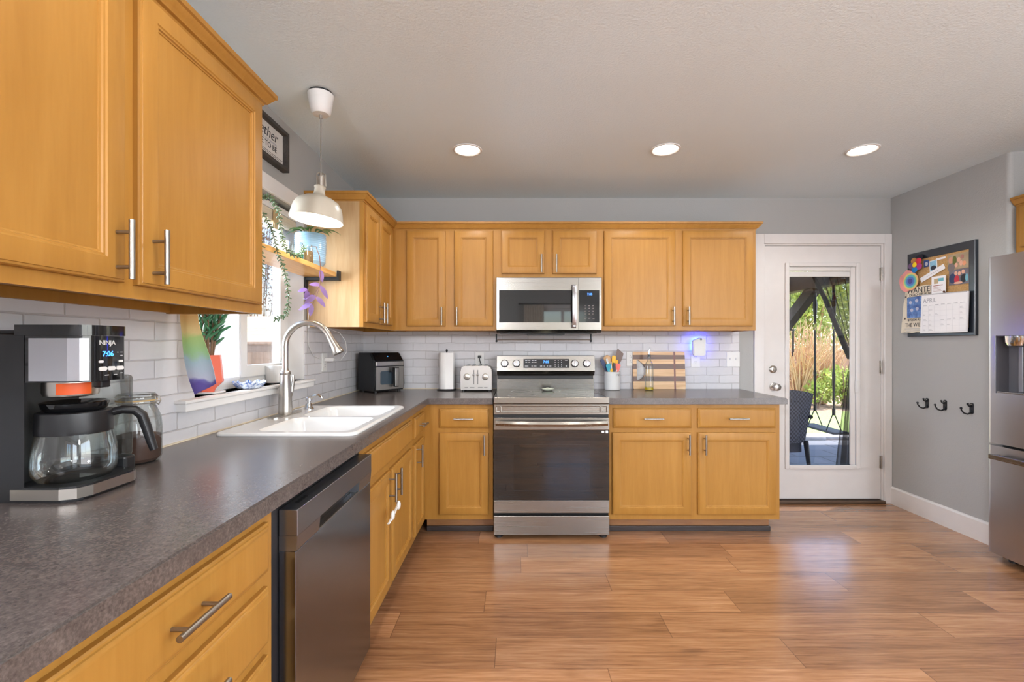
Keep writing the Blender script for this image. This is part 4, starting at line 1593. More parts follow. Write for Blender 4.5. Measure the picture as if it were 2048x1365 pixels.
# ------------------------------------------------------------------ outlets, switches, cords
def outlet(label, loc, rz, kind='outlet', w=0.072, group='wall outlets'):
    t = thing('wall_outlet' if kind == 'outlet' else 'light_switch', label, 'outlet' if kind == 'outlet' else 'switch', loc, rz, group)
    m = MB()
    m.box(-w / 2, w / 2, -0.006, 0, -0.058, 0.058, 0.002)
    m.build('cover_plate', M['white'], t, 0)
    if kind == 'outlet':
        for zc in (-0.020, 0.020):
            m = MB()
            m.prism(rrect(-0.016, 0.016, zc - 0.014, zc + 0.014, 0.010), XZ, -0.008, -0.004)
            f = m.build('socket', M['white'], t, 0)
            m = MB()
            m.box(-0.0075, -0.0052, -0.0084, -0.006, zc + 0.001, zc + 0.009)
            m.box(0.0052, 0.0075, -0.0084, -0.006, zc + 0.001, zc + 0.009)
            m.box(-0.002, 0.002, -0.0084, -0.006, zc - 0.009, zc - 0.005)
            m.build('slot', M['ink'], f, 0)
    else:
        for xc in (-0.023, 0.023):
            m = MB()
            m.box(xc - 0.005, xc + 0.005, -0.016, -0.004, -0.004, 0.012, 0.002)
            m.build('toggle', M['white'], t, 0)
    return t


YT = BY - 0.006
outlet('white outlet with a black plug behind the toaster', (-0.282, YT, 1.150), 0)
outlet('white outlet between utensil crock and cutting board', (0.925, YT, 1.155), 0)
outlet('white outlet below the glowing plug-in night light', (1.440, YT, 1.146), 0)
outlet('white double light switch near the end of the splashback', (1.740, YT, 1.150), 0, 'switch', 0.106, 'light switches')
outlet('white outlet on the left wall behind the faucet', (LX + 0.006, 2.880, 1.156), R(90))

t = thing('toaster_plug', 'black plug and cord in the outlet above the toaster', 'plug', (-0.282, YT - 0.008, 1.170))
m = MB()
m.box(-0.013, 0.013, -0.026, 0, -0.010, 0.012, 0.003)
m.build('plug_body', M['black'], t, 0)
m = MB()
m.tube([(0, -0.022, -0.006), (0.004, -0.030, -0.03), (0.012, -0.020, -0.055), (0.02, -0.012, -0.10), (0.05, -0.010, -0.16), (0.08, -0.010, -0.21), (0.10, -0.014, -0.245)], 0.0035, 8)
m.build('cord', M['black'], t)
t = thing('charger_plug', 'white plug-in charger with thin white cord on the left wall', 'charger', (LX + 0.014, 2.885, 1.172))
m = MB()
m.box(0, 0.055, -0.012, 0.012, -0.010, 0.012, 0.003)
m.build('plug_body', M['white'], t, 0)
m = MB()
m.tube([(0.05, 0, 0.0), (0.09, 0.02, -0.005), (0.125, 0.03, 0.05), (0.12, 0.02, 0.12), (0.09, 0.0, 0.17), (0.045, -0.02, 0.19), (0.03, -0.03, 0.196)], 0.002, 8)
m.build('cord', M['white'], t)
t = thing('switch_cable', 'thin white cord with an inline switch hanging below the window shelf bracket', 'cord', (LX + 0.008, 2.645, 1.60))
m = MB()
m.tube([(0.004, 0, 0.0), (0.008, 0.0, -0.06), (0.016, -0.012, -0.13), (0.008, -0.006, -0.19), (0.004, 0.0, -0.26), (0.004, 0.01, -0.34), (0.006, 0.07, -0.40), (0.006, 0.16, -0.42)], 0.0018, 7)
m.build('cord', M['white'], t)
m = MB()
m.box(0.003, 0.014, -0.006, 0.006, -0.235, -0.20, 0.002)
m.build('inline_switch', M['white'], t, 0)

# plug-in night light with its blue glow on the tiles
t = thing('night_light', 'white plug-in device glowing blue under the right wall cabinet', 'night light', (1.448, YT - 0.009, 1.250))
m = MB()
m.prism([(-0.048, -0.062), (-0.040, -0.072), (0.036, -0.072), (0.048, -0.060), (0.050, 0.060), (0.010, 0.074), (-0.050, 0.050)], XZ, -0.062, -0.018)
bmesh.ops.bevel(m.bm, geom=m.bm.edges[:], offset=0.005, segments=2, affect='EDGES')
m.build('housing', M['white'], t, 30)
m = MB()
m.cyl((0.008, -0.066, 0.060), (0.008, -0.058, 0.060), 0.008)
m.build('sensor', plain('grey_sensor', (110, 112, 120), 0.4), t)
m = MB()
m.box(-0.013, 0.013, -0.018, 0.0, -0.04, -0.01)
m.build('plug_prong', M['white'], t, 0)
m = MB()
m.prism([(-0.042, -0.03), (0.044, -0.03), (0.044, 0.056), (0.008, 0.068), (-0.044, 0.046)], XZ, -0.0178, -0.012)
m.build('glow_lens', plain('blue_glow', (40, 60, 255), 0.4, vary=0, emit=(40, 60, 255), emit_s=60.0), t, 0)

# ------------------------------------------------------------------ countertop things at the back
CT = 0.914
# air fryer in the corner
t = thing('air_fryer', 'black air fryer with steel front in the back left counter corner', 'air fryer', (-1.016, 3.287, CT), R(52.3))
AW, AD = 0.270, 0.208
m = MB()
m.prism([(0.004, 0.012), (0.0, 0.06), (0.006, 0.232), (0.058, 0.294), (AD, 0.294), (AD, 0.012)], lambda u, v, w: (w, u, v), 0.0, AW)
bmesh.ops.bevel(m.bm, geom=m.bm.edges[:], offset=0.006, segments=2, affect='EDGES')
m.build('housing', M['black'], t, 30)
for xx in (0.03, AW - 0.03):
    for yy in (0.03, AD - 0.03):
        m = MB()
        m.cyl((xx, yy, 0), (xx, yy, 0.014), 0.012)
        m.build('foot', M['black'], t)
m = MB()
m.loft([[(0.014, 0.0075, 0.234), (AW - 0.014, 0.0075, 0.234), (AW - 0.020, 0.0545, 0.2905), (0.020, 0.0545, 0.2905)], [(0.014, 0.0035, 0.237), (AW - 0.014, 0.0035, 0.237), (AW - 0.020, 0.0505, 0.2935), (0.020, 0.0505, 0.2935)]])
m.build('touch_panel', M['dark_gloss'], t, 0)
m = MB()
m.ball((AW / 2, 0.026, 0.266), 0.003)
m.build('indicator', M['blue_led'], t)
m = MB()
m.box(0.012, AW - 0.012, -0.003, 0.006, 0.196, 0.228, 0.002)
m.build('brand_band', M['steel_light'], t, 0)
m = MB()
m.plate(rrect(0.012, AW - 0.012, 0.022, 0.190, 0.006), [rrect(0.048, AW - 0.052, 0.060, 0.158, 0.014)], XZ, -0.004, 0.006)
bk = m.build('basket_front', M['steel_light'], t, 0)
m = MB()
m.box(0.044, AW - 0.048, -0.001, 0.004, 0.056, 0.162)
m.build('window', plain('smoked_window', (64, 76, 86), 0.06, vary=0), bk, 0)
m = MB()
m.box(0.140, 0.182, -0.052, -0.028, 0.040, 0.186, 0.006)
m.box(0.120, 0.165, -0.03, 0.0, 0.150, 0.186, 0.004)
hd = m.build('handle', M['black'], bk, 30)
m = MB()
m.box(0.146, 0.176, -0.0545, -0.050, 0.046, 0.180, 0.003)
m.build('handle_plate', M['steel_light'], hd, 0)

# paper towel
t = thing('paper_towel_holder', 'white paper towel roll on a black upright stand', 'paper towel', (-0.530, 3.535, CT))
m = MB()
m.lathe([(0.074, 0), (0.076, 0.003), (0.074, 0.008), (0.01, 0.010)], seg=32)
m.cyl((0, 0, 0.008), (0, 0, 0.305), 0.0055)
m.ball((0, 0, 0.308), 0.009, 0.009, 0.011)
m.build('stand', M['black_metal'], t)
m = MB()
m.lathe([(0.018, 0.012), (0.060, 0.012), (0.0615, 0.015), (0.0615, 0.289), (0.060, 0.292), (0.018, 0.292)], seg=40, cap0=False, cap1=False)
m.box(0.0, 0.058, -0.062, -0.0605, 0.014, 0.290)
m.build('paper_roll', plain('towel_paper', (242, 241, 240), 0.9, vary=0.02), t)

# toaster
t = thing('toaster', 'four-slot brushed steel toaster left of the stove', 'toaster', (-0.293, 3.425, CT))
m = MB()
TW = 0.118
m.prism([(-TW, 0.012), (TW, 0.012), (TW, 0.150), (TW - 0.006, 0.178), (TW - 0.026, 0.194), (-TW + 0.026, 0.194), (-TW + 0.006, 0.178), (-TW, 0.150)], XZ, 0.0, 0.172)
bmesh.ops.bevel(m.bm, geom=m.bm.edges[:], offset=0.004, segments=2, affect='EDGES')
m.build('housing', M['steel_light'], t, 30)
m = MB()
for k in (-0.068, -0.024, 0.024, 0.068):
    m.box(k - 0.012, k + 0.012, 0.02, 0.150, 0.1935, 0.197)
m.build('bread_slot', M['ink'], t, 0)
m = MB()
m.prism(rect(-TW + 0.014, TW - 0.014, 0.018, 0.180), XZ, -0.004, 0.002)
fp = m.build('front_plate', M['steel_light'], t, 0)
for k in (-0.068, 0.070):
    m = MB()
    m.lathe([(0.025, 0.004), (0.025, 0.010), (0.021, 0.020), (0.019, 0.021)], (k, 0, 0.112), 28, m=Matrix.Rotation(R(90), 4, 'X'))
    m.build('dial', M['nickel'], t)
for k in (-0.016, 0.014):
    m = MB()
    m.box(k - 0.002, k + 0.002, -0.0048, -0.003, 0.055, 0.163)
    m.build('lever_slot', M['ink'], t, 0)
    m = MB()
    m.box(k - 0.011, k + 0.011, -0.024, -0.004, 0.120, 0.133, 0.003)
    m.build('lever', M['chrome'], t, 0)
m = MB()
m.box(-TW + 0.018, TW - 0.018, -0.0055, -0.003, 0.022, 0.042, 0.001)
m.build('crumb_tray', M['steel_light'], t, 0)
m = MB()
for a, b in ((-0.086, -0.060), (-0.048, -0.012), (0.014, 0.050), (0.060, 0.086)):
    m.box(a, b, -0.0062, -0.005, 0.031, 0.0335)
m.build('tray_groove', M['ink'], t, 0)
for xx in (-TW + 0.02, TW - 0.02):
    for yy in (0.02, 0.155):
        m = MB()
        m.cyl((xx, yy, 0), (xx, yy, 0.014), 0.010)
        m.build('foot', M['black'], t)

# utensil crock and each utensil
CRX, CRY = 0.762, 3.560
t = thing('utensil_crock', 'white ceramic utensil crock right of the stove', 'crock', (CRX, CRY, CT))
m = MB()
m.lathe([(0.052, 0), (0.058, 0.003), (0.0615, 0.012), (0.0615, 0.138), (0.063, 0.142), (0.061, 0.144), (0.056, 0.140), (0.056, 0.012), (0.001, 0.010)], seg=40)
m.build('crock', M['porcelain'], t)
for k, ch in enumerate('PREP'):
    a = R(-66 + k * 13.5)
    mtx = Matrix.Rotation(a + R(0), 4, 'Z') @ Matrix.Translation((0.0617, 0, 0.118)) @ Matrix.Rotation(R(90), 4, 'Z') @ Matrix.Rotation(R(90), 4, 'X')
    link_mesh('lettering', text_mesh(ch, 0.022, mtx, align='CENTER', xs=0.7), M['ink'], t, 0)


def utensil(name, label, dx, dy, tx, tz, parts, ty=0.0):
    """stands in the crock: foot at (dx, dy) inside, leaning so that at height tz it is tx further along x"""
    t = thing(name, label, 'utensil', (CRX + dx, CRY + dy, CT + 0.014))
    t.rotation_euler = (-math.atan2(ty, tz), math.atan2(tx, tz), 0)
    for pname, fn, mt in parts:
        m = MB()
        fn(m)
        m.build(pname, mt, t)
    return t


navy = plain('navy_silicone', (28, 44, 92), 0.45)
teal = plain('teal_silicone', (12, 150, 172), 0.4)
yel = plain('yellow_nylon', (236, 178, 14), 0.4)
beech = wood('beech', (176, 130, 84), (202, 158, 108), (216, 176, 128))
walnut = wood('walnut', (72, 46, 32), (96, 62, 44), (118, 80, 58))
coral = plain('coral_silicone', (240, 104, 88), 0.4)


def stick(a, b, r):
    return lambda m: m.cyl((0, 0, a), (0, 0, b), r, seg=10)


def blade(a, b, w0, w1, th=0.007):
    def f(m):
        m.prism([(-w0 / 2, a), (w0 / 2, a), (w1 / 2, a + (b - a) * 0.35), (w1 / 2, b - 0.008), (w1 / 2 - 0.008, b), (-w1 / 2 + 0.008, b), (-w1 / 2, b - 0.008), (-w1 / 2, a + (b - a) * 0.35)], XZ, -th / 2, th / 2)
    return f


def spoon(a, b, w):
    return lambda m: m.ball((0, 0, (a + b) / 2), w / 2, 0.006, (b - a) / 2)


utensil('wooden_spoon', 'light wooden spoon standing behind the teal spatula', 0.010, 0.020, -0.045, 0.22, [('handle', stick(0, 0.19, 0.006), beech), ('bowl', spoon(0.165, 0.262, 0.072), beech)])
utensil('spatula', 'navy blue spatula leaning left in the crock', 0.026, 0.0, -0.100, 0.20, [('handle', stick(0, 0.18, 0.006), navy), ('blade', blade(0.155, 0.252, 0.020, 0.030), navy)])
utensil('spatula', 'teal blade spatula with a white tip in the crock', 0.022, -0.020, -0.062, 0.20, [('handle', stick(0, 0.15, 0.006), M['white']), ('blade', blade(0.135, 0.200, 0.038, 0.044), teal), ('tip', blade(0.198, 0.245, 0.014, 0.014), M['white'])])
utensil('serving_tongs', 'yellow nylon tongs upright in the middle of the crock', 0.0, 0.006, 0.012, 0.22, [('arm', blade(0.02, 0.255, 0.014, 0.030, 0.012), yel), ('tongs_arm', lambda m: m.box(0.016, 0.034, -0.006, 0.006, 0.02, 0.222, 0.004), yel)])
utensil('wooden_turner', 'dark walnut turner, tallest utensil in the crock', -0.008, 0.012, 0.060, 0.24, [('handle', stick(0, 0.21, 0.007), walnut), ('blade', lambda m: m.prism([(-0.010, 0.18), (0.010, 0.18), (0.026, 0.23), (0.030, 0.285), (-0.022, 0.312), (-0.028, 0.30), (-0.026, 0.23)], XZ, -0.004, 0.004), walnut)])
utensil('spatula', 'coral and white spatula leaning right in the crock', -0.014, -0.018, 0.060, 0.20, [('handle', stick(0, 0.15, 0.006), M['white']), ('blade', blade(0.135, 0.200, 0.034, 0.040), coral)])
utensil('knife', 'black-handled utensil at the front centre of the crock', -0.004, -0.030, 0.014, 0.20, [('handle', lambda m: m.prism([(-0.006, 0.0), (0.006, 0.0), (0.013, 0.15), (0.006, 0.196), (-0.010, 0.200)], XZ, -0.006, 0.006), M['black'])])
utensil('measuring_spoon', 'thin white and amber spoon between the teal and yellow utensils', 0.004, -0.028, -0.020, 0.2, [('handle', stick(0, 0.205, 0.004), M['white']), ('bowl', spoon(0.12, 0.16, 0.024), yel)])

# cutting board leaning on the splashback
tn = NT('striped_board')
tc = tn.new('ShaderNodeTexCoord')
sp_ = tn.new('ShaderNodeSeparateXYZ')
tn.link(tc.outputs['Object'], sp_.inputs[0])
zf = tn.math('DIVIDE', sp_.outputs[2], 0.298)
L_, D_ = (0, 0, 0, 1), (1, 1, 1, 1)
sel = tn.ramp(zf, [(0.0, L_), (0.2035, D_), (0.341, L_), (0.535, D_), (0.668, L_), (0.79, D_), (0.91, L_)], 'CONSTANT')
gr = tn.noise(tn.coord((2, 30, 30)), 2.0, 5, 0.55, 0.6)
lt = tn.ramp(gr, [(0.3, lin((198, 150, 100))), (0.7, lin((228, 190, 142)))])
dk = tn.ramp(gr, [(0.3, lin((74, 46, 32))), (0.7, lin((112, 76, 54)))])
col = tn.mix(sel, lt, dk)
xf = tn.math('DIVIDE', sp_.outputs[0], 0.412)
st_ = tn.math('MULTIPLY', tn.math('GREATER_THAN', xf, 0.782), tn.math('LESS_THAN', xf, 0.815))
col = tn.mix(st_, col, lin((104, 46, 34)))
tn.base(col)
tn.p.inputs['Roughness'].default_value = 0.4
t = thing('cutting_board', 'striped light and dark wood cutting board with half-moon handle hole', 'cutting board', (0.938, 3.598, CT + 0.001), rot=(R(-4.6), 0, 0))
m = MB()
hole = [(0.029 + (u_ - 0.029) * 1.55, v_) for u_, v_ in [(0.030, 0.070), (0.044, 0.074), (0.060, 0.092), (0.072, 0.118), (0.076, 0.146), (0.072, 0.174), (0.060, 0.204), (0.040, 0.228), (0.030, 0.233), (0.0285, 0.225), (0.0285, 0.080)]]
m.plate(rrect(0, 0.412, 0, 0.298, 0.006, 3), [hole], XZ, 0.0, 0.020)
m.build('board', tn.m, t, 0)

# oil bottle
t = thing('oil_bottle', 'slim clear glass oil bottle with pourer and a little yellow oil', 'bottle', (1.036, 3.515, CT))
m = MB()
m.lathe([(0.030, 0), (0.033, 0.004), (0.033, 0.185), (0.030, 0.205), (0.016, 0.228), (0.0125, 0.236), (0.0125, 0.262), (0.015, 0.264), (0.015, 0.270)], seg=32, cap1=False)
m.build('bottle_body', M['bottle_glass'], t)
m = MB()
m.lathe([(0.0295, 0.004), (0.0318, 0.007), (0.0318, 0.026), (0.001, 0.026)], seg=32)
m.build('oil', plain('olive_oil', (190, 160, 24), 0.15, vary=0.05), t)
m = MB()
m.cyl((0, 0, 0.255), (0, 0, 0.278), 0.011)
m.build('stopper', M['black'], t)
m = MB()
m.tube([(0, 0, 0.278), (0.001, 0, 0.300), (0.004, 0, 0.322), (0.007, 0, 0.332)], [0.006, 0.005, 0.004, 0.003], 10)
m.build('pour_spout', M['chrome'], t)

# ------------------------------------------------------------------ coffee maker (near left)
t = thing('coffee_maker', 'black and steel drip coffee maker at the near left end of the counter', 'coffee maker', (-1.200, 1.003, CT))
m = MB()
m.prism([(0.0, 0.0), (0.195, 0.0), (0.222, 0.012), (0.232, 0.040), (0.232, 0.150), (0.224, 0.166), (0.205, 0.172), (0.0, 0.172)], XY, 0.006, 0.036)
m.prism([(0.01, 0.008), (0.19, 0.008), (0.22, 0.03), (0.22, 0.15), (0.01, 0.165)], XY, 0.0, 0.007)
m.build('base', M['black'], t, 0)
m = MB()
bp = [(0.088, -0.0015), (0.195, -0.0015), (0.2235, 0.011), (0.2338, 0.040), (0.2338, 0.150), (0.2255, 0.167), (0.205, 0.1738)]
loops = []
for (u, v) in bp:
    loops.append([(u, v, 0.008), (u, v, 0.031)])
inn = [(0.088, 0.001), (0.194, 0.001), (0.2215, 0.013), (0.2312, 0.040), (0.2312, 0.150), (0.2235, 0.165), (0.205, 0.1712)]
m.loft([[(a[0], a[1], 0.008), (a[0], a[1], 0.031), (b[0], b[1], 0.031), (b[0], b[1], 0.008)] for a, b in zip(bp, inn)])
m.build('base_band', M['nickel'], t, 0)
m = MB()
m.prism([(0.0, 0.0), (0.118, 0.0), (0.101, 0.009), (0.084, 0.028), (0.076, 0.05), (0.074, 0.172), (0.0, 0.172)], XY, 0.036, 0.384)
bmesh.ops.bevel(m.bm, geom=[e for e in m.bm.edges if abs(e.verts[0].co.z - 0.384) < 1e-5 and abs(e.verts[1].co.z - 0.384) < 1e-5], offset=0.010, segments=3, affect='EDGES')
m.build('tower', M['black'], t, 30)
HEAD = [(0.120, 0.0), (0.214, 0.0), (0.235, 0.006), (0.246, 0.018), (0.2505, 0.032), (0.2505, 0.100), (0.246, 0.108), (0.08, 0.108), (0.08, 0.05), (0.09, 0.03), (0.104, 0.012)]
m = MB()
m.prism(HEAD, XY, 0.268, 0.372)
hd = m.build('brew_head', M['dark_gloss'], t, 30)
m = MB()
CL = [(0.129, -0.0016), (0.214, -0.0016), (0.2355, 0.0046), (0.2465, 0.0162), (0.2445, 0.0178), (0.234, 0.0066), (0.2135, 0.001), (0.129, 0.001)]
m.prism(CL, XY, 0.271, 0.366)
m.build('steel_cladding', M['steel_v'], hd, 0)
m = MB()
m.prism([(0.098, -0.002), (0.214, -0.002), (0.236, 0.0045), (0.248, 0.018), (0.2525, 0.032), (0.2525, 0.101), (0.247, 0.110), (0.078, 0.110), (0.078, 0.03)], XY, 0.3725, 0.396)
m.build('top_lid', M['dark_gloss'], t, 30)
# lettering and keys on the display face (facing +X)
FXX = 0.2507
letters('NINJA', 0.0155, (FXX + 0.0006, 0.056, 0.356), M['white'], t, 'CENTER', turn=R(90), xs=1.0)
letters('7:06', 0.017, (FXX + 0.0006, 0.058, 0.330), M['blue_led'], t, 'CENTER', turn=R(90), name='clock_digits')
m = MB()
for k in range(3):
    y_ = 0.0445 + k * 0.0225
    m.prism(rrect(y_ - 0.0102, y_ + 0.0102, 0.2915, 0.301, 0.0045), lambda u, v, w: (w, u, v), FXX - 0.001, FXX + 0.0016)
for y_ in (0.040, 0.092):
    m.prism(rrect(y_ - 0.006, y_ + 0.006, 0.310, 0.3155, 0.0027), lambda u, v, w: (w, u, v), FXX - 0.001, FXX + 0.0014)
m.build('button', M['white'], t, 0)
m = MB()
for y_, z_, w_ in ((0.055, 0.281, 0.010), (0.078, 0.281, 0.008), (0.094, 0.284, 0.006), (0.094, 0.326, 0.006), (0.094, 0.334, 0.006), (0.084, 0.334, 0.003)):
    m.box(FXX - 0.001, FXX + 0.0008, y_ - w_ / 2, y_ + w_ / 2, z_ - 0.0008, z_ + 0.0008)
m.build('panel_print', M['print'], t, 0)
CCX, CCY = 0.158, 0.076      # carafe axis in local coordinates
m = MB()
m.lathe([(0.050, 0.268), (0.050, 0.240), (0.048, 0.234), (0.030, 0.230)], (CCX, CCY - 0.01, 0), 36)
bk = m.build('brew_basket', M['nickel'], t)
m = MB()
loops = []
for k in range(13):
    a = R(-76 + 6.0 * k)
    loops.append([(CCX + 0.0506 * math.cos(a), CCY - 0.01 + 0.0506 * math.sin(a), 0.238), (CCX + 0.0506 * math.cos(a), CCY - 0.01 + 0.0506 * math.sin(a), 0.264), (CCX + 0.0498 * math.cos(a), CCY - 0.01 + 0.0498 * math.sin(a), 0.264), (CCX + 0.0498 * math.cos(a), CCY - 0.01 + 0.0498 * math.sin(a), 0.238)])
m.loft(loops)
m.build('warning_label', plain('orange_label', (232, 92, 30), 0.5, vary=0), bk)
m = MB()
m.box(CCX + 0.02, CCX + 0.066, 0.070, 0.096, 0.250, 0.267, 0.003)
m.build('drip_stop', M['black'], bk, 0)
# clear water tank beyond the head
m = MB()
m.box(0.03, 0.190, 0.176, 0.206, 0.06, 0.274, 0.010)
m.build('water_tank', M['jar_glass'], t, 30)
m = MB()
m.box(0.028, 0.192, 0.174, 0.208, 0.0, 0.062, 0.006)
m.build('tank_stand', M['black'], t, 0)
t = thing('coffee_carafe', 'empty glass coffee carafe with black collar in the coffee maker', 'carafe', (-1.200 + CCX, 1.003 + CCY, CT + 0.0365))
m = MB()
m.lathe([(0.052, 0.0), (0.066, 0.004), (0.076, 0.018), (0.078, 0.038), (0.075, 0.075), (0.068, 0.112), (0.064, 0.126)], seg=48, cap1=False)
m.build('carafe_glass', M['jar_glass'], t)
m = MB()
m.lathe([(0.0655, 0.108), (0.0685, 0.110), (0.070, 0.118), (0.068, 0.158), (0.066, 0.160), (0.050, 0.160)], seg=48, cap0=False)
m.build('collar', M['black'], t)
m = MB()
m.lathe([(0.052, 0.160), (0.058, 0.166), (0.062, 0.180), (0.058, 0.182), (0.03, 0.172), (0.001, 0.172)], seg=40, cap0=False)
m.build('carafe_lid', M['dark_gloss'], t)
m = MB()
ax, ay = math.cos(R(35)), math.sin(R(35))
hp = [(0.062, 0.150), (0.085, 0.155), (0.108, 0.152), (0.122, 0.138), (0.130, 0.110), (0.140, 0.070), (0.146, 0.048)]
m.tube([(u * ax, u * ay, v) for u, v in hp], [0.012, 0.013, 0.014, 0.0145, 0.014, 0.0125, 0.011], 12, flat=0.8)
m.build('handle', M['black'], t)

# clip-top jar of ground coffee
t = thing('storage_jar', 'clip-top glass jar half full of ground coffee behind the coffee maker', 'jar', (-1.135, 1.365, CT))
m = MB()
m.lathe([(0.046, 0), (0.056, 0.004), (0.061, 0.016), (0.062, 0.10), (0.059, 0.135), (0.048, 0.165), (0.044, 0.172), (0.044, 0.184)], seg=40, cap1=False)
m.build('jar_body', M['jar_glass'], t)
m = MB()
m.lathe([(0.050, 0.005), (0.0575, 0.014), (0.0590, 0.080), (0.03, 0.088), (0.001, 0.086)], seg=32)
m.build('coffee', plain('ground_coffee', (78, 52, 42), 0.95, vary=0.3), t)
m = MB()
m.lathe([(0.049, 0.188), (0.050, 0.192), (0.049, 0.200), (0.044, 0.206), (0.001, 0.207)], seg=36)
m.build('jar_lid', M['jar_glass'], t)
m = MB()
m.lathe([(0.047, 0.184), (0.050, 0.184), (0.050, 0.188), (0.047, 0.188)], seg=36, cap0=False, cap1=False)
m.build('seal', plain('orange_seal', (206, 170, 110), 0.6), t)
m = MB()
for zz, rr in ((0.178, 0.0465), (0.197, 0.0505)):
    m.tube([(rr * math.cos(R(10 * k)), rr * math.sin(R(10 * k)), zz) for k in range(37)], 0.0013, 6)
for s_ in (-0.008, 0.008):
    m.tube([(0.050, s_, 0.178), (0.060, s_, 0.172), (0.066, s_, 0.184), (0.062, s_, 0.198), (0.051, s_, 0.198)], 0.0015, 6)
m.tube([(0.066, -0.008, 0.184), (0.067, 0.0, 0.184), (0.066, 0.008, 0.184)], 0.0015, 6)
m.build('wire_clip', M['nickel'], t)

# ------------------------------------------------------------------ pin board on the right wall and what is pinned to it (faces -X)
BX, BYY, BZ = RX, 3.460, 1.328
BW, BH = 0.510, 0.624
t = thing('pin_board', 'black framed cork pin board on the right wall', 'pin board', (BX, BYY, BZ), R(-90))
m = MB()
loops = []
for ins_, d_ in ((0, 0.001), (0, 0.020), (0.004, 0.024), (0.012, 0.023), (0.046, 0.013), (0.052, 0.012), (0.054, 0.006)):
    loops.append([(ins_, -d_, ins_), (BW - ins_, -d_, ins_), (BW - ins_, -d_, BH - ins_), (ins_, -d_, BH - ins_)])
m.loft(loops, False, False)
m.build('frame', plain('blue_black_lacquer', (38, 44, 52), 0.25, vary=0.1), t, 20)
tn = NT('cork')
tn.base(tn.ramp(tn.noise(tn.coord(), 170, 4, 0.7), [(0.3, lin((168, 128, 78))), (0.7, lin((208, 170, 118)))]))
tn.p.inputs['Roughness'].default_value = 0.9
m = MB()
m.box(0.045, BW - 0.045, -0.008, -0.001, 0.045, BH - 0.045)
m.build('cork_sheet', tn.m, t, 0)


def pinned(name, label, cat, u, w, off, ang=0.0):
    """a flat thing on the board: origin at (u, w), lying off metres out from the wall"""
    return thing(name, label, cat, (BX - off, BYY - u, BZ + w), rot=(0, R(ang), R(-90)) if not ang else Euler((0, R(ang), R(-90)), 'XYZ'))


def sheet(t, name, poly, mt, d=0.0012, y=0.0):
    m = MB()
    m.prism(poly, XZ, y - d, y)
    return m.build(name, mt, t, 0)


def disc(u, w, r, n=20, sx=1.0, a0=0.0):
    return [(u + r * sx * math.cos(a0 + 2 * math.pi * k / n), w + r * math.sin(a0 + 2 * math.pi * k / n)) for k in range(n)]


# calendar
t = pinned('wall_calendar', 'spiral wall calendar open at April, pinned low on the cork board', 'calendar', 0.128, 0.022, 0.034)
CW, CH = 0.358, 0.280
m = MB()
m.prism([(0, 0), (CW - 0.010, 0), (CW, CH - 0.012), (0.016, CH)], XZ, -0.006, 0.0)
m.build('page_block', M['paper'], t, 0)
m = MB()
m.prism([(0.002, 0.001), (CW - 0.014, 0.001), (CW - 0.003, CH - 0.014), (0.017, CH - 0.003)], XZ, -0.0085, -0.0075)
m.build('page', M['paper'], t, 0)
letters('APRIL', 0.044, (0.028, -0.0089, 0.232), M['ink_soft'], t, 'LEFT', 0.0, 0.95)
m = MB()
for k in range(8):
    uu = 0.024 + k * 0.0455
    m.box(uu, uu + 0.0006, -0.0090, -0.0084, 0.010, 0.192)
for k in range(6):
    m.box(0.024, 0.343, -0.0090, -0.0084, 0.010 + k * 0.0365, 0.0106 + k * 0.0365)
m.build('ruled_grid', plain('grid_grey', (206, 206, 212), 0.8, vary=0), t, 0)
m = MB()
rs = random.Random(5)
for k in range(26):
    uu, ww = 0.028 + 0.0455 * rs.randrange(7), 0.018 + 0.0365 * rs.randrange(5)
    L = rs.uniform(0.014, 0.034)
    m.box(uu, uu + L, -0.0091, -0.0084, ww, ww + 0.0016)
    if rs.random() < 0.6:
        m.box(uu, uu + L * 0.7, -0.0091, -0.0084, ww + 0.007, ww + 0.0084)
for k in range(7):
    m.box(0.030 + k * 0.0455, 0.058 + k * 0.0455, -0.0091, -0.0084, 0.198, 0.2005)
m.build('handwriting', plain('pencil_grey', (160, 160, 170), 0.8, vary=0), t, 0)
m = MB()
for k in range(38):
    uu = 0.022 + k * 0.0087
    m.box(uu, uu + 0.004, -0.0105, 0.002, CH - 0.006 - 0.0003 * k, CH + 0.002 - 0.0003 * k)
m.build('spiral_binding', plain('binding_grey', (186, 186, 190), 0.4), t, 0)

# WANTED poster
t = pinned('poster', 'old-west style wanted poster behind the calendar, left side of the cork board', 'poster', -0.050, 0.030, 0.027)
rs = random.Random(3)
left = [(0.0 + 0.045 * (k / 9) ** 1.2 + rs.uniform(-0.004, 0.004), 0.34 * k / 9) for k in range(10)]
bot = [(0.26 * k / 8, rs.uniform(-0.004, 0.004)) for k in range(8, 0, -1)]
poly = left + [(0.10, 0.346), (0.15, 0.339), (0.21, 0.344), (0.265, 0.338)] + bot
tn = NT('aged_paper')
tn.base(tn.ramp(tn.noise(tn.coord(), 16, 4), [(0.25, lin((176, 160, 134))), (0.45, lin((222, 212, 192))), (0.8, lin((232, 224, 206)))]))
tn.p.inputs['Roughness'].default_value = 0.85
sheet(t, 'parchment', poly, tn.m)
letters('WANTED', 0.058, (0.170, -0.0018, 0.312), M['ink'], t, 'CENTER', 0, 0.92)
letters('DEAD OR ALIVE', 0.027, (0.170, -0.0018, 0.280), M['ink'], t, 'CENTER', 0, 1.0)
letters('$25,000 REWARD', 0.024, (0.060, -0.0018, 0.094), M['ink'], t, 'LEFT', 0, 1.0)
letters('THE WILD', 0.042, (0.038, -0.0018, 0.055), M['ink'], t, 'LEFT', 0, 0.80)
m = MB()
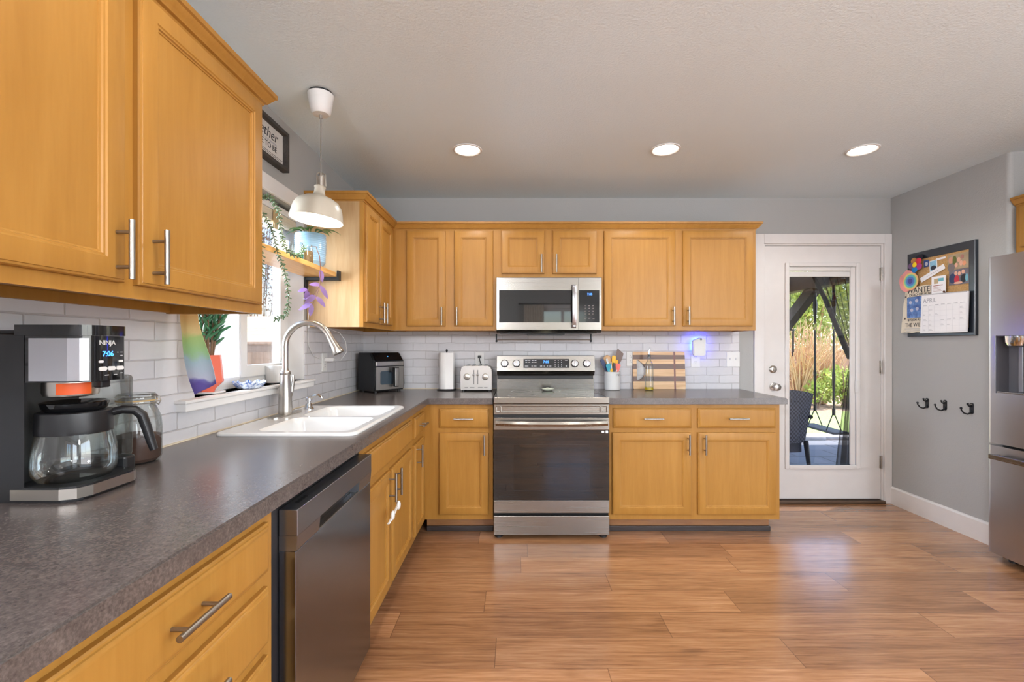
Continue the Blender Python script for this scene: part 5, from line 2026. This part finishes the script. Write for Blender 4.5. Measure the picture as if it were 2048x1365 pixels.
for k, (a, b) in enumerate(((0.034, 0.16), (0.060, 0.18), (0.050, 0.17))):
    m.box(a, b, -0.0018, -0.001, 0.028 - k * 0.008, 0.0305 - k * 0.008)
m.build('small_print', M['ink_soft'], t, 0)
sheet(t, 'picture_border', rrect(0.054, 0.186, 0.108, 0.268, 0.012), M['ink'], 0.0016)
tn = NT('blue_print')
tn.base(tn.ramp(tn.noise(tn.coord(), 24, 4, 0.6), [(0.3, lin((42, 72, 140))), (0.6, lin((104, 142, 200))), (0.75, lin((196, 206, 226)))]))
tn.p.inputs['Roughness'].default_value = 0.4
sheet(t, 'picture', rrect(0.056, 0.184, 0.110, 0.266, 0.011), tn.m, 0.002)
m = MB()
for u_, w_ in ((0.085, 0.226), (0.138, 0.236), (0.096, 0.168), (0.142, 0.176)):
    m.prism(disc(u_, w_, 0.013), XZ, -0.0026, -0.001)
m.build('pictured_face', plain('pale_blue_face', (186, 188, 210), 0.5), t, 0)
for u_, w_ in ((0.044, 0.272), (0.036, 0.108)):
    sheet(t, 'nail_mark', disc(u_, w_, 0.008, 6), plain('nail_print', (92, 82, 74), 0.6), 0.002)

# rainbow painted drawing
t = pinned('rainbow_drawing', 'child painted rainbow ring drawing overlapping the left edge of the cork board', 'drawing', 0.028, 0.420, 0.034)
rs = random.Random(8)
sheet(t, 'paper_cutout', [(q[0] * (1 + rs.uniform(-0.10, 0.12)) - 0.010, q[1] * (1 + rs.uniform(-0.1, 0.12))) for q in disc(0, 0, 0.080, 22)], plain('pink_wash', (226, 150, 146), 0.8, vary=0.2))
for k, (rr, c) in enumerate(((0.066, (234, 176, 130)), (0.059, (222, 208, 130)), (0.052, (140, 200, 150)), (0.044, (96, 178, 196)), (0.034, (86, 122, 190)), (0.020, (74, 74, 140)))):
    sheet(t, 'painted_ring', disc(0.014, -0.004, rr, 26), plain('watercolour_%d' % k, c, 0.8, vary=0.12), 0.0016 + 0.0004 * k)

# paper flower
t = pinned('paper_flower', 'multicoloured felt flower craft at the top left of the cork board', 'craft flower', 0.084, 0.532, 0.030)
for k, c in enumerate(((176, 120, 70), (206, 52, 72), (170, 60, 130), (30, 120, 190), (110, 84, 120))):
    a = R(115 - 72 * k)
    m = MB()
    m.ball((0.034 * math.cos(a), -0.004 - 0.001 * k, 0.034 * math.sin(a)), 0.026, 0.003, 0.024, 12, 8)
    m.build('petal', plain('felt_%d' % k, c, 0.9), t)
m = MB()
m.ball((0, -0.012, 0), 0.019, 0.004, 0.018, 12, 8)
m.build('flower_centre', plain('felt_yellow', (244, 208, 36), 0.9), t)
m = MB()
m.ball((0.028, 0.0, 0.050), 0.030, 0.003, 0.020, 12, 8)
m.build('felt_leaf', plain('felt_black', (34, 30, 44), 0.9), t)

# photographs
def print_photo(name, label, u, w, wd, ht, bgc, blobs, border=0.0, ang=0.0):
    t = pinned(name, label, 'photograph', u, w, 0.012, ang)
    sheet(t, 'print', rect(0, wd, 0, ht), M['paper'] if border else bgc)
    if border:
        sheet(t, 'picture', rect(border, wd - border, border * 2.4, ht - border), bgc, 0.0016)
    for k, (nm, uu, ww, ru, rw, c) in enumerate(blobs):
        sheet(t, nm, [(uu + ru * math.cos(R(24 * q)), ww + rw * math.sin(R(24 * q))) for q in range(15)], plain('photo_%s_%d' % (nm, k), c, 0.5), 0.0018 + 0.0001 * k)
    return t


skin = (222, 172, 148)
greyb = plain('photo_backdrop', (168, 150, 122), 0.5, vary=0.25)
print_photo('photo_print', 'family photo print at the top right of the cork board', 0.312, 0.452, 0.146, 0.104, greyb,
            [('pictured_clothing', 0.026, 0.018, 0.026, 0.030, (120, 112, 112)), ('pictured_face', 0.024, 0.066, 0.016, 0.022, (206, 150, 128)), ('pictured_tree', 0.050, 0.062, 0.014, 0.030, (96, 104, 48)),
             ('pictured_face', 0.062, 0.028, 0.011, 0.015, skin), ('pictured_face', 0.080, 0.062, 0.012, 0.016, skin), ('pictured_face', 0.104, 0.078, 0.011, 0.015, (170, 120, 110)), ('pictured_face', 0.096, 0.036, 0.012, 0.018, skin), ('pictured_face', 0.118, 0.032, 0.012, 0.016, (226, 156, 120))])
print_photo('photo_print', 'photo print of seated people under the family photo', 0.322, 0.346, 0.138, 0.104, plain('photo_grey', (112, 108, 118), 0.5, vary=0.25),
            [('pictured_sofa', 0.026, 0.046, 0.024, 0.034, (44, 60, 96)), ('pictured_clothing', 0.056, 0.034, 0.018, 0.030, (196, 44, 62)), ('pictured_face', 0.050, 0.078, 0.011, 0.014, skin), ('pictured_clothing', 0.104, 0.038, 0.022, 0.028, (28, 30, 40)), ('pictured_face', 0.074, 0.074, 0.010, 0.014, skin),
             ('pictured_face', 0.100, 0.082, 0.011, 0.014, skin), ('pictured_clothing', 0.124, 0.040, 0.010, 0.026, (110, 170, 190)), ('pictured_leg', 0.066, 0.012, 0.030, 0.008, skin)])
print_photo('instant_photo', 'white-bordered instant photo left of centre on the cork board', 0.178, 0.452, 0.060, 0.090, plain('photo_sky', (140, 190, 214), 0.5, vary=0.2), [('pictured_people', 0.030, 0.036, 0.022, 0.016, (38, 44, 60))], 0.005, -4)
print_photo('photo_print', 'tiny blue photo beside the felt flower', 0.128, 0.505, 0.042, 0.050, plain('photo_blue', (60, 84, 140), 0.5, vary=0.3), [('pictured_people', 0.022, 0.022, 0.012, 0.014, (196, 196, 206))])
t = pinned('paper_note', 'long white paper strip pinned at a slant across the cork board', 'note', 0.112, 0.396, 0.014, -22)
sheet(t, 'strip', rect(0, 0.200, 0, 0.036), M['paper'])
m = MB()
for k in range(6):
    m.box(0.05 + k * 0.018, 0.062 + k * 0.018, -0.0017, -0.001, 0.016, 0.019)
m.build('pencil_writing', M['ink_soft'], t, 0)
t = pinned('paper_note', 'short white paper slip along the top edge of the cork', 'note', 0.226, 0.538, 0.011, -2)
sheet(t, 'slip', rect(0, 0.070, 0, 0.014), M['paper'])
t = pinned('appointment_card', 'white card with teal heading pinned above the calendar', 'card', 0.209, 0.298, 0.029)
sheet(t, 'card', rect(0, 0.108, 0, 0.124), M['paper'])
sheet(t, 'tan_picture', rect(0.020, 0.052, 0.072, 0.108), plain('tan_print', (186, 166, 130), 0.6, vary=0.2), 0.0016)
sheet(t, 'teal_heading', rect(0.052, 0.092, 0.086, 0.108), plain('teal_print', (108, 176, 192), 0.6), 0.0017)
m = MB()
m.box(0.014, 0.086, -0.0017, -0.001, 0.056, 0.061)
for k in range(4):
    m.box(0.014, 0.080 - 0.008 * (k % 2), -0.0017, -0.001, 0.018 + k * 0.009, 0.020 + k * 0.009)
m.build('printed_line', plain('rust_print', (164, 112, 106), 0.6), t, 0)
t = pinned('push_pin', 'brown push pin at the top edge of the calendar', 'push pin', 0.318, 0.306, 0.044)
m = MB()
m.ball((0, 0, 0), 0.007)
m.cyl((0, 0.0, -0.004), (0, 0.012, -0.008), 0.004)
m.build('pin_head', plain('brown_pin', (96, 58, 44), 0.4), t)

# coat hooks
for yy, zz, lb in ((3.317, 0.842, 'black double coat hook on the right wall, farthest of three from the refrigerator'), (3.178, 0.845, 'black double coat hook on the right wall, middle of three'), (2.993, 0.848, 'black double coat hook on the right wall, nearest the refrigerator')):
    t = thing('coat_hook', lb, 'coat hook', (RX, yy, zz), R(-90), 'coat hooks on the right wall')
    m = MB()
    m.prism(rrect(-0.013, 0.013, -0.036, 0.036, 0.012), XZ, -0.004, 0.0)
    bp_ = m.build('back_plate', M['black_metal'], t, 0)
    m = MB()
    m.tube([(0, -0.002, -0.010), (0, -0.010, -0.030), (0, -0.030, -0.038), (0, -0.055, -0.030), (0, -0.070, -0.010), (0, -0.072, 0.0)], [0.006, 0.0055, 0.005, 0.0045, 0.004, 0.004], 10)
    m.ball((0, -0.072, 0.002), 0.0075)
    m.build('lower_hook', M['black_metal'], t)
    m = MB()
    m.tube([(0, -0.002, 0.016), (0, -0.014, 0.012), (0, -0.024, 0.018), (0, -0.028, 0.028)], [0.006, 0.005, 0.0045, 0.004], 10)
    m.ball((0, -0.028, 0.029), 0.007)
    m.build('upper_hook', M['black_metal'], t)
    m = MB()
    for s_ in (-0.026, 0.026):
        m.ball((0, -0.004, s_), 0.004)
    m.build('screw', M['nickel'], bp_)

# ------------------------------------------------------------------ outdoors
GZ = -0.15


def soil_mat(name, stops, sc=6, rough=0.9, bump=0.4):
    t = NT(name)
    f = t.noise(t.coord(), sc, 6, 0.65)
    t.base(t.ramp(f, stops))
    t.p.inputs['Roughness'].default_value = rough
    t.bump(f, bump, 0.03)
    return t.m


m = MB()
m.box(-16, 20, -12, 30, GZ - 0.3, GZ - 0.02)
struct(m.build('ground', soil_mat('packed_earth', [(0.3, lin((128, 104, 84))), (0.7, lin((176, 150, 124)))]), smooth=0))
m = MB()
m.box(1.2, 9, 7.0, 9.7, GZ - 0.05, GZ)
struct(m.build('lawn', soil_mat('lawn_green', [(0.3, lin((112, 138, 62))), (0.5, lin((150, 172, 92))), (0.7, lin((182, 196, 124)))], 26), smooth=0))
tn = NT('patio_stone')
br = tn.new('ShaderNodeTexBrick')
tn.link(tn.coord((1, 1, 1)), br.inputs['Vector'])
br.inputs['Scale'].default_value = 1.0
br.inputs['Brick Width'].default_value = 0.55
br.inputs['Row Height'].default_value = 0.36
br.inputs['Mortar Size'].default_value = 0.012
br.inputs['Color1'].default_value = lin((96, 98, 106))
br.inputs['Color2'].default_value = lin((76, 78, 88))
br.inputs['Mortar'].default_value = lin((48, 47, 50))
tn.base(br.outputs['Color'])
tn.p.inputs['Roughness'].default_value = 0.7
m = MB()
m.box(0.6, 9, 3.80, 6.75, GZ - 0.04, GZ + 0.003)
struct(m.build('patio', tn.m, smooth=0))
m = MB()
rs = random.Random(2)
xx = 2.6
while xx < 8.0:
    w_ = rs.uniform(0.25, 0.5)
    yy = 6.86 + rs.uniform(-0.05, 0.05)
    m.box(xx, xx + w_, yy - 0.12, yy + 0.14, GZ - 0.02, GZ + rs.uniform(0.03, 0.07), 0.025)
    xx += w_ + 0.02
struct(m.build('trim_8', plain('edging_stone', (150, 148, 150), 0.8, vary=0.2), smooth=40))

beamw = wood('gazebo_timber', (34, 25, 19), (50, 37, 28), (66, 50, 38), 0.6, 'y')
t = thing('gazebo', 'dark timber gazebo frame over the patio outside the back door', 'gazebo', (3.60, 5.2, GZ))
bz = 1.945 - GZ
for nm, bb in (('beam', (-0.07, 0.07, -1.35, 1.45, bz, bz + 0.20)), ('beam', (-2.6, 0.07, 1.10, 1.24, bz, bz + 0.20)), ('beam', (-2.6, 0.07, -1.24, -1.10, bz, bz + 0.20)), ('post', (-0.07, 0.07, 1.10, 1.24, 0, bz)), ('post', (-2.6, -2.46, 1.10, 1.24, 0, bz))):
    m = MB()
    m.box(*bb, 0.006)
    m.build(nm, beamw, t, 0)
m = MB()
a0 = Vector((0, 0.25, bz + 0.02))
a1 = Vector((0, 1.12, bz - 0.62))
dd = (a1 - a0).normalized()
pn = Vector((0, dd.z, -dd.y))
m.loft([[a0 + pn * s1 * 0.065 + Vector((s2 * 0.05, 0, 0)) for s1, s2 in ((-1, -1), (-1, 1), (1, 1), (1, -1))], [a1 + pn * s1 * 0.065 + Vector((s2 * 0.05, 0, 0)) for s1, s2 in ((-1, -1), (-1, 1), (1, 1), (1, -1))]])
m.build('brace', beamw, t, 0)
m = MB()
m.loft([[(-3.4, -1.28, bz + 0.46), (2.0, -1.28, bz + 0.46), (2.0, 1.62, bz + 0.46), (-3.4, 1.62, bz + 0.46)], [(-0.8, -0.1, bz + 1.2), (-0.6, -0.1, bz + 1.2), (-0.6, 0.1, bz + 1.2), (-0.8, 0.1, bz + 1.2)]], False, True)
for yy in (-1.2, 1.55):
    m.box(-0.05, 0.05, yy - 0.05, yy + 0.05, bz + 0.19, bz + 0.47)
m.build('roof', plain('gazebo_roof', (70, 62, 56), 0.7), t, 0)

# swing
t = thing('garden_swing', 'dark plank swing on ropes hanging from the gazebo beam', 'swing', (3.60, 5.31, GZ))
m = MB()
m.box(-0.10, 0.10, -0.30, 0.32, 0.425, 0.450, 0.008)
m.build('seat', plain('swing_plank', (58, 60, 68), 0.6), t, 0)
for yy in (-0.17, 0.15):
    m = MB()
    m.tube([(0, yy, bz), (0, yy, bz - 0.10)], 0.016, 8)
    m.tube([(0, yy, bz - 0.08), (0.002, yy, bz - 0.20), (0, yy, bz - 0.40)], [0.010, 0.026, 0.012], 8)
    m.build('strap', M['black'], t)
    m = MB()
    m.tube([(0.022 * math.sin(R(30 * k)), yy + 0.022 * math.sin(R(30 * k)) * 0.6, bz - 0.46 + 0.058 * math.cos(R(30 * k))) for k in range(13)], 0.0055, 8)
    m.build('carabiner', M['black_metal'], t)
    m = MB()
    m.tube([(0, yy, bz - 0.52), (0, yy, 1.12), (0, yy, 1.08), (0, yy, 0.98), (0, yy, 0.64)], [0.010, 0.012, 0.018, 0.014, 0.007], 8)
    for s_ in (-1, 1):
        m.tube([(0, yy, 0.66), (s_ * 0.085, yy, 0.448)], 0.006, 6)
    m.cyl((0, yy, 0.62), (0, yy, 0.70), 0.017)
    m.build('rope', M['black'], t)

# netting
tn = NT('black_netting')
tr = tn.new('ShaderNodeBsdfTransparent')
df = tn.new('ShaderNodeBsdfDiffuse')
df.inputs[0].default_value = lin((14, 14, 17))
mx = tn.new('ShaderNodeMixShader')
mx.inputs[0].default_value = 0.60
tn.link(tr.outputs[0], mx.inputs[1])
tn.link(df.outputs[0], mx.inputs[2])
tn.link(mx.outputs[0], tn.n['Material Output'].inputs[0])
t = thing('mosquito_netting', 'black mosquito netting curtain tied back beside the gazebo opening', 'netting', (3.30, 4.70, GZ))
m = MB()
rows = []
NZ = 40
for k in range(NZ + 1):
    z = (bz + 0.05) * k / NZ
    wz_ = z + GZ
    if wz_ > 1.13:
        u = (wz_ - 1.13) / (2.0 - 1.13)
        xl = 0.165 - 0.385 * u
        xr = 0.30 + 0.35 * u
    else:
        u = (1.13 - wz_) / 1.28
        xl = 0.165 - 0.13 * u ** 0.8 - 0.02 * u
        xr = 0.30 + 0.18 * u
    rows.append([(xl + (xr - xl) * j / 40, 0.03 * math.sin(j * 1.7) * (0.3 + abs(wz_ - 1.13)), z) for j in range(41)])
m.loft(rows, False, False, False)
m.build('net', tn.m, t)
m = MB()
m.tube([(-0.225, 0, bz + 0.05), (-0.10, -0.01, 1.73 + 0.15), (0.03, 0, 1.43 + 0.15), (0.165, 0, 1.13 + 0.15)], [0.018, 0.022, 0.024, 0.03], 8)
m.build('gathered_edge', plain('black_fabric', (18, 18, 20), 0.9), t)

# wind chime
t = thing('wind_chime', 'small dark wind chime hanging left of the swing', 'wind chime', (3.585, 5.92, GZ))
m = MB()
m.cyl((0, 0, 1.62), (0, 0, bz), 0.003, seg=6)
m.cyl((0, 0, 1.60), (0, 0, 1.62), 0.05)
m.build('top_disc', M['black'], t)
for k in range(4):
    m = MB()
    a = R(90 * k + 20)
    m.cyl((0.04 * math.cos(a), 0.04 * math.sin(a), 1.27 + 0.05 * (k % 2)), (0.04 * math.cos(a), 0.04 * math.sin(a), 1.60), 0.008, seg=8)
    m.build('chime_tube', M['black_metal'], t)

# wicker chair
tn = NT('dark_wicker')
tc = tn.new('ShaderNodeTexCoord')
w1 = tn.new('ShaderNodeTexChecker')
w1.inputs['Scale'].default_value = 46
tn.link(tc.outputs['Object'], w1.inputs['Vector'])
w1.inputs['Color1'].default_value = lin((36, 36, 44))
w1.inputs['Color2'].default_value = lin((86, 88, 102))
tn.base(w1.outputs['Color'])
tn.p.inputs['Roughness'].default_value = 0.5
t = thing('wicker_chair', 'dark wicker patio armchair seen from behind outside the back door', 'chair', (2.90, 4.95, GZ), R(8))
m = MB()
rows = []
for k in range(9):
    u = k / 8
    z = 0.36 + 0.53 * u
    hw = 0.23 + 0.06 * u
    rows.append([(hw * v, -0.06 - 0.05 * u - 0.05 * (1 - v * v) * 0.6, z + 0.045 * u * (1 - v * v)) for v in [-1 + j / 6 for j in range(13)]] + [(hw * v, -0.03 - 0.05 * u - 0.05 * (1 - v * v) * 0.6, z + 0.045 * u * (1 - v * v)) for v in [1 - j / 6 for j in range(13)]])
m.loft(rows)
m.build('backrest', tn.m, t)
m = MB()
m.box(-0.25, 0.25, -0.05, 0.46, 0.36, 0.42, 0.02)
m.box(-0.24, 0.24, 0.0, 0.46, 0.24, 0.36)
m.build('seat', tn.m, t, 30)
wk = plain('wicker_frame', (34, 34, 40), 0.5)
for s_ in (-1, 1):
    m = MB()
    m.tube([(s_ * 0.27, -0.10, 0.64), (s_ * 0.31, 0.05, 0.66), (s_ * 0.31, 0.40, 0.64)], 0.022, 8)
    m.tube([(s_ * 0.31, 0.40, 0.64), (s_ * 0.29, 0.44, 0.40)], 0.018, 8)
    m.build('armrest', wk, t)
    for yy in (-0.06, 0.43):
        m = MB()
        m.tube([(s_ * 0.24, yy, 0.38), (s_ * 0.26, yy - (0.04 if yy < 0 else -0.02), 0.0)], [0.026, 0.018], 8)
        m.build('leg', wk, t)

# fences
def fence(label, p0, p1, h, rgb, rail=True):
    t = thing('wooden_fence', label, 'fence', (p0[0], p0[1], GZ))
    d = Vector((p1[0] - p0[0], p1[1] - p0[1], 0))
    L = d.length
    t.rotation_euler = (0, 0, math.atan2(d.y, d.x))
    wd = wood('fence_wood_%d' % int(p0[1] * 10), tuple(int(c * 0.72) for c in rgb), rgb, tuple(min(255, int(c * 1.18)) for c in rgb), 0.8, 'z', 0.7, bump=0.2)
    rs = random.Random(4)
    m = MB()
    x = 0
    while x < L:
        w_ = rs.uniform(0.13, 0.145)
        m.box(x, x + w_, 0 + rs.uniform(-0.004, 0.004), 0.02, 0.03, h - rs.uniform(0, 0.01))
        x += w_ + 0.006
    m.build('board_run', wd, t, 0)
    m = MB()
    m.box(0, L, -0.06, 0.06, h, h + 0.04)
    m.box(0, L, -0.045, 0.0, h * 0.55 - 0.10, h * 0.55)
    m.build('rail', wd, t, 0)
    return t


fence('weathered wooden fence behind the shrubs in the back yard', (3.0, 13.2), (14.0, 11.4), 1.25, (176, 140, 112))
fence('weathered grey-brown board fence seen through the sink window', (-5.2, 16.0), (-4.6, 2.0), 1.43, (168, 146, 128))


# plants outdoors
def leafy(m, rs, c, rad, n, size):
    for k in range(n):
        while True:
            p = Vector((rs.uniform(-1, 1), rs.uniform(-1, 1), rs.uniform(-1, 1)))
            if p.length <= 1:
                break
        p = p * (0.45 + 0.55 * p.length) if p.length > 0.2 else p
        p = Vector((c[0] + p.x * rad[0], c[1] + p.y * rad[1], c[2] + p.z * rad[2]))
        s = size * rs.uniform(0.6, 1.4)
        q = Euler((rs.uniform(0, 6.3), rs.uniform(0, 6.3), rs.uniform(0, 6.3))).to_matrix()
        v = [m.bm.verts.new(p + q @ Vector(w)) for w in ((-s, 0, 0), (0, -s * 0.45, s * 0.15), (s, 0, 0), (0, s * 0.45, s * 0.15))]
        m.bm.faces.new(v).material_index = 0


def leaf_mat(name, stops):
    t = NT(name)
    f = t.noise(t.coord(), 9, 3)
    c = t.ramp(f, stops)
    t.base(c)
    t.p.inputs['Roughness'].default_value = 0.5
    ts = t.new('ShaderNodeBsdfTranslucent')
    t.link(c, ts.inputs[0])
    mx = t.new('ShaderNodeMixShader')
    mx.inputs[0].default_value = 0.4
    t.link(t.p.outputs[0], mx.inputs[1])
    t.link(ts.outputs[0], mx.inputs[2])
    t.link(mx.outputs[0], t.n['Material Output'].inputs[0])
    return t.m


lime = leaf_mat('lime_leaf', [(0.3, lin((120, 146, 52))), (0.7, lin((206, 214, 122)))])
midg = leaf_mat('mid_leaf', [(0.3, lin((70, 104, 48))), (0.7, lin((150, 176, 96)))])
dark = leaf_mat('dark_leaf', [(0.3, lin((44, 66, 38))), (0.7, lin((90, 116, 70)))])
tanw = plain('tan_stem', (206, 168, 128), 0.8, vary=0.2)
barkm = plain('grey_bark', (120, 98, 82), 0.8, vary=0.2)


def bush(name, label, cat, x, y, h, w, mt, n, size, stems=8, seed=1, base=0.35, stem_m=None, parts=3):
    rs = random.Random(seed)
    t = thing(name, label, cat, (x, y, GZ))
    m = MB()
    for k in range(stems):
        a = rs.uniform(0, 6.28)
        r_ = rs.uniform(0.1, 0.8) * w
        m.tube([(0.12 * w * math.cos(a), 0.12 * w * math.sin(a), 0), (r_ * 0.5 * math.cos(a) + rs.uniform(-.05, .05), r_ * 0.5 * math.sin(a), h * 0.4), (r_ * math.cos(a), r_ * math.sin(a), h * rs.uniform(0.7, 0.95))], [0.022, 0.016, 0.006], 6)
    m.build('stem', stem_m or barkm, t)
    if n:
        m = MB()
        for k in range(parts):
            leafy(m, rs, (rs.uniform(-.3, .3) * w, rs.uniform(-.2, .2) * w, h * (base + (1 - base) * 0.5) + rs.uniform(-.1, .1) * h), (w, w * 0.7, h * (1 - base) * 0.52), n // parts, size)
        m.build('foliage', mt, t, 0)
    return t


def vase_shrub(label, x, y, h, w, n, seed):
    rs = random.Random(seed)
    t = thing('bare_shrub', label, 'shrub', (x, y, GZ))
    m = MB()
    for k in range(n):
        a = rs.uniform(0, 6.28)
        r1 = rs.uniform(0.2, 1.0) * w
        p0 = Vector((rs.uniform(-.12, .12), rs.uniform(-.12, .12), 0))
        p2 = Vector((r1 * math.cos(a), r1 * math.sin(a) * 0.6, h * rs.uniform(0.6, 1.0)))
        p1 = p0.lerp(p2, 0.5) * 0.9 + Vector((rs.uniform(-.06, .06), 0, h * 0.08))
        m.tube([p0, p1, p2], [0.02, 0.014, 0.005], 6)
        for q in range(4):
            u = rs.uniform(0.4, 0.95)
            b = p0.lerp(p2, u)
            m.tube([b, b + Vector((rs.uniform(-.25, .25), rs.uniform(-.15, .15), rs.uniform(0.1, 0.35)))], [0.007, 0.003], 5)
    m.build('twig', tanw, t)
    return t


vase_shrub('bare tan multi-stemmed shrub left of the swing by the back fence', 6.6, 10.6, 2.1, 1.0, 60, 1)
vase_shrub('bare tan multi-stemmed shrub right behind the swing', 7.4, 11.0, 1.9, 0.9, 46, 2)
bush('flowering_shrub', 'low bright green shrub right of the swing in the garden bed', 'shrub', 7.55, 10.4, 0.95, 0.65, lime, 1500, 0.05, 8, 3, 0.1)
bush('garden_shrub', 'small yellow-green shrub at the foot of the bare stems', 'shrub', 6.75, 10.2, 0.62, 0.28, lime, 360, 0.04, 5, 4, 0.1)
bush('garden_tree', 'light yellow-green leafy tree behind the swing and back fence', 'tree', 9.9, 15.3, 5.2, 1.8, lime, 5200, 0.085, 16, 5, 0.22, tanw, 6)
bush('garden_tree', 'mid-green tree beyond the back fence, left behind the brace', 'tree', 12.2, 20.8, 5.6, 1.6, midg, 3600, 0.09, 12, 6, 0.25, tanw, 5)
bush('garden_tree', 'feathery green tree beyond the fence at the right of the door view', 'tree', 14.0, 18.4, 5.4, 1.7, midg, 3800, 0.09, 12, 7, 0.2, tanw, 5)

# seen through the sink window
t = thing('added_white_shed', 'added white shed that makes the left sink-window pane look blown out', 'shed', (-3.55, 4.3, GZ))  # added to imitate the overexposed white of the left pane
m = MB()
m.box(-0.85, 0.0, 0.0, 1.28, 0.0, 1.85)
m.build('shed_wall', M['trim'], t, 0)
m = MB()
m.prism([(-1.0, 1.85), (0.12, 1.85), (-0.425, 2.05)], lambda u, v, w: (u, w, v), -0.1, 1.38)
m.build('shed_roof', plain('shed_roof', (120, 108, 100), 0.8), t, 0)
t = thing('neighbour_house', 'low tan gable roof rising just above the side fence', 'house', (-9.5, 14.8, GZ))
m = MB()
m.box(-2.6, 2.6, -2.2, 2.2, 0, 1.50)
m.build('house_wall', plain('tan_siding', (196, 172, 148), 0.8), t, 0)
m = MB()
m.prism([(-2.5, 1.50), (2.5, 1.50), (0.0, 2.35)], lambda u, v, w: (w, u, v), -2.9, 2.9)
m.build('house_roof', plain('tan_roof', (214, 182, 156), 0.8, vary=0.15), t, 0)
for k, (x, y, h, s) in ((0, (-11.5, 20.5, 8.5, 21)), (2, (-8.6, 10.6, 6.0, 23))):
    lb = ('tall reddish-brown bare tree beyond the tan roof', 'bare brown tree at the far end of the side fence', 'dark evergreen tree beyond the side fence')[k]
    bush('bare_tree' if k < 2 else 'evergreen_tree', lb, 'tree', x, y, h, h * 0.34, leaf_mat('twig_haze_%d' % k, [(0.3, lin((92, 70, 58))), (0.7, lin((150, 122, 106)))]) if k < 2 else dark, 4200, 0.07, 22, s, 0.22, None, 6)
t = thing('patio_table', 'white pedestal garden table outside in front of the side fence', 'table', (-3.05, 5.15, GZ))
m = MB()
m.box(-0.42, 0.42, -0.42, 0.42, 1.135, 1.165, 0.01)
m.build('table_top', M['trim'], t, 0)
m = MB()
m.cyl((0, 0, 0.02), (0, 0, 1.14), 0.05)
m.lathe([(0.28, 0), (0.28, 0.02), (0.06, 0.05)], seg=24)
m.build('pedestal', M['trim'], t)
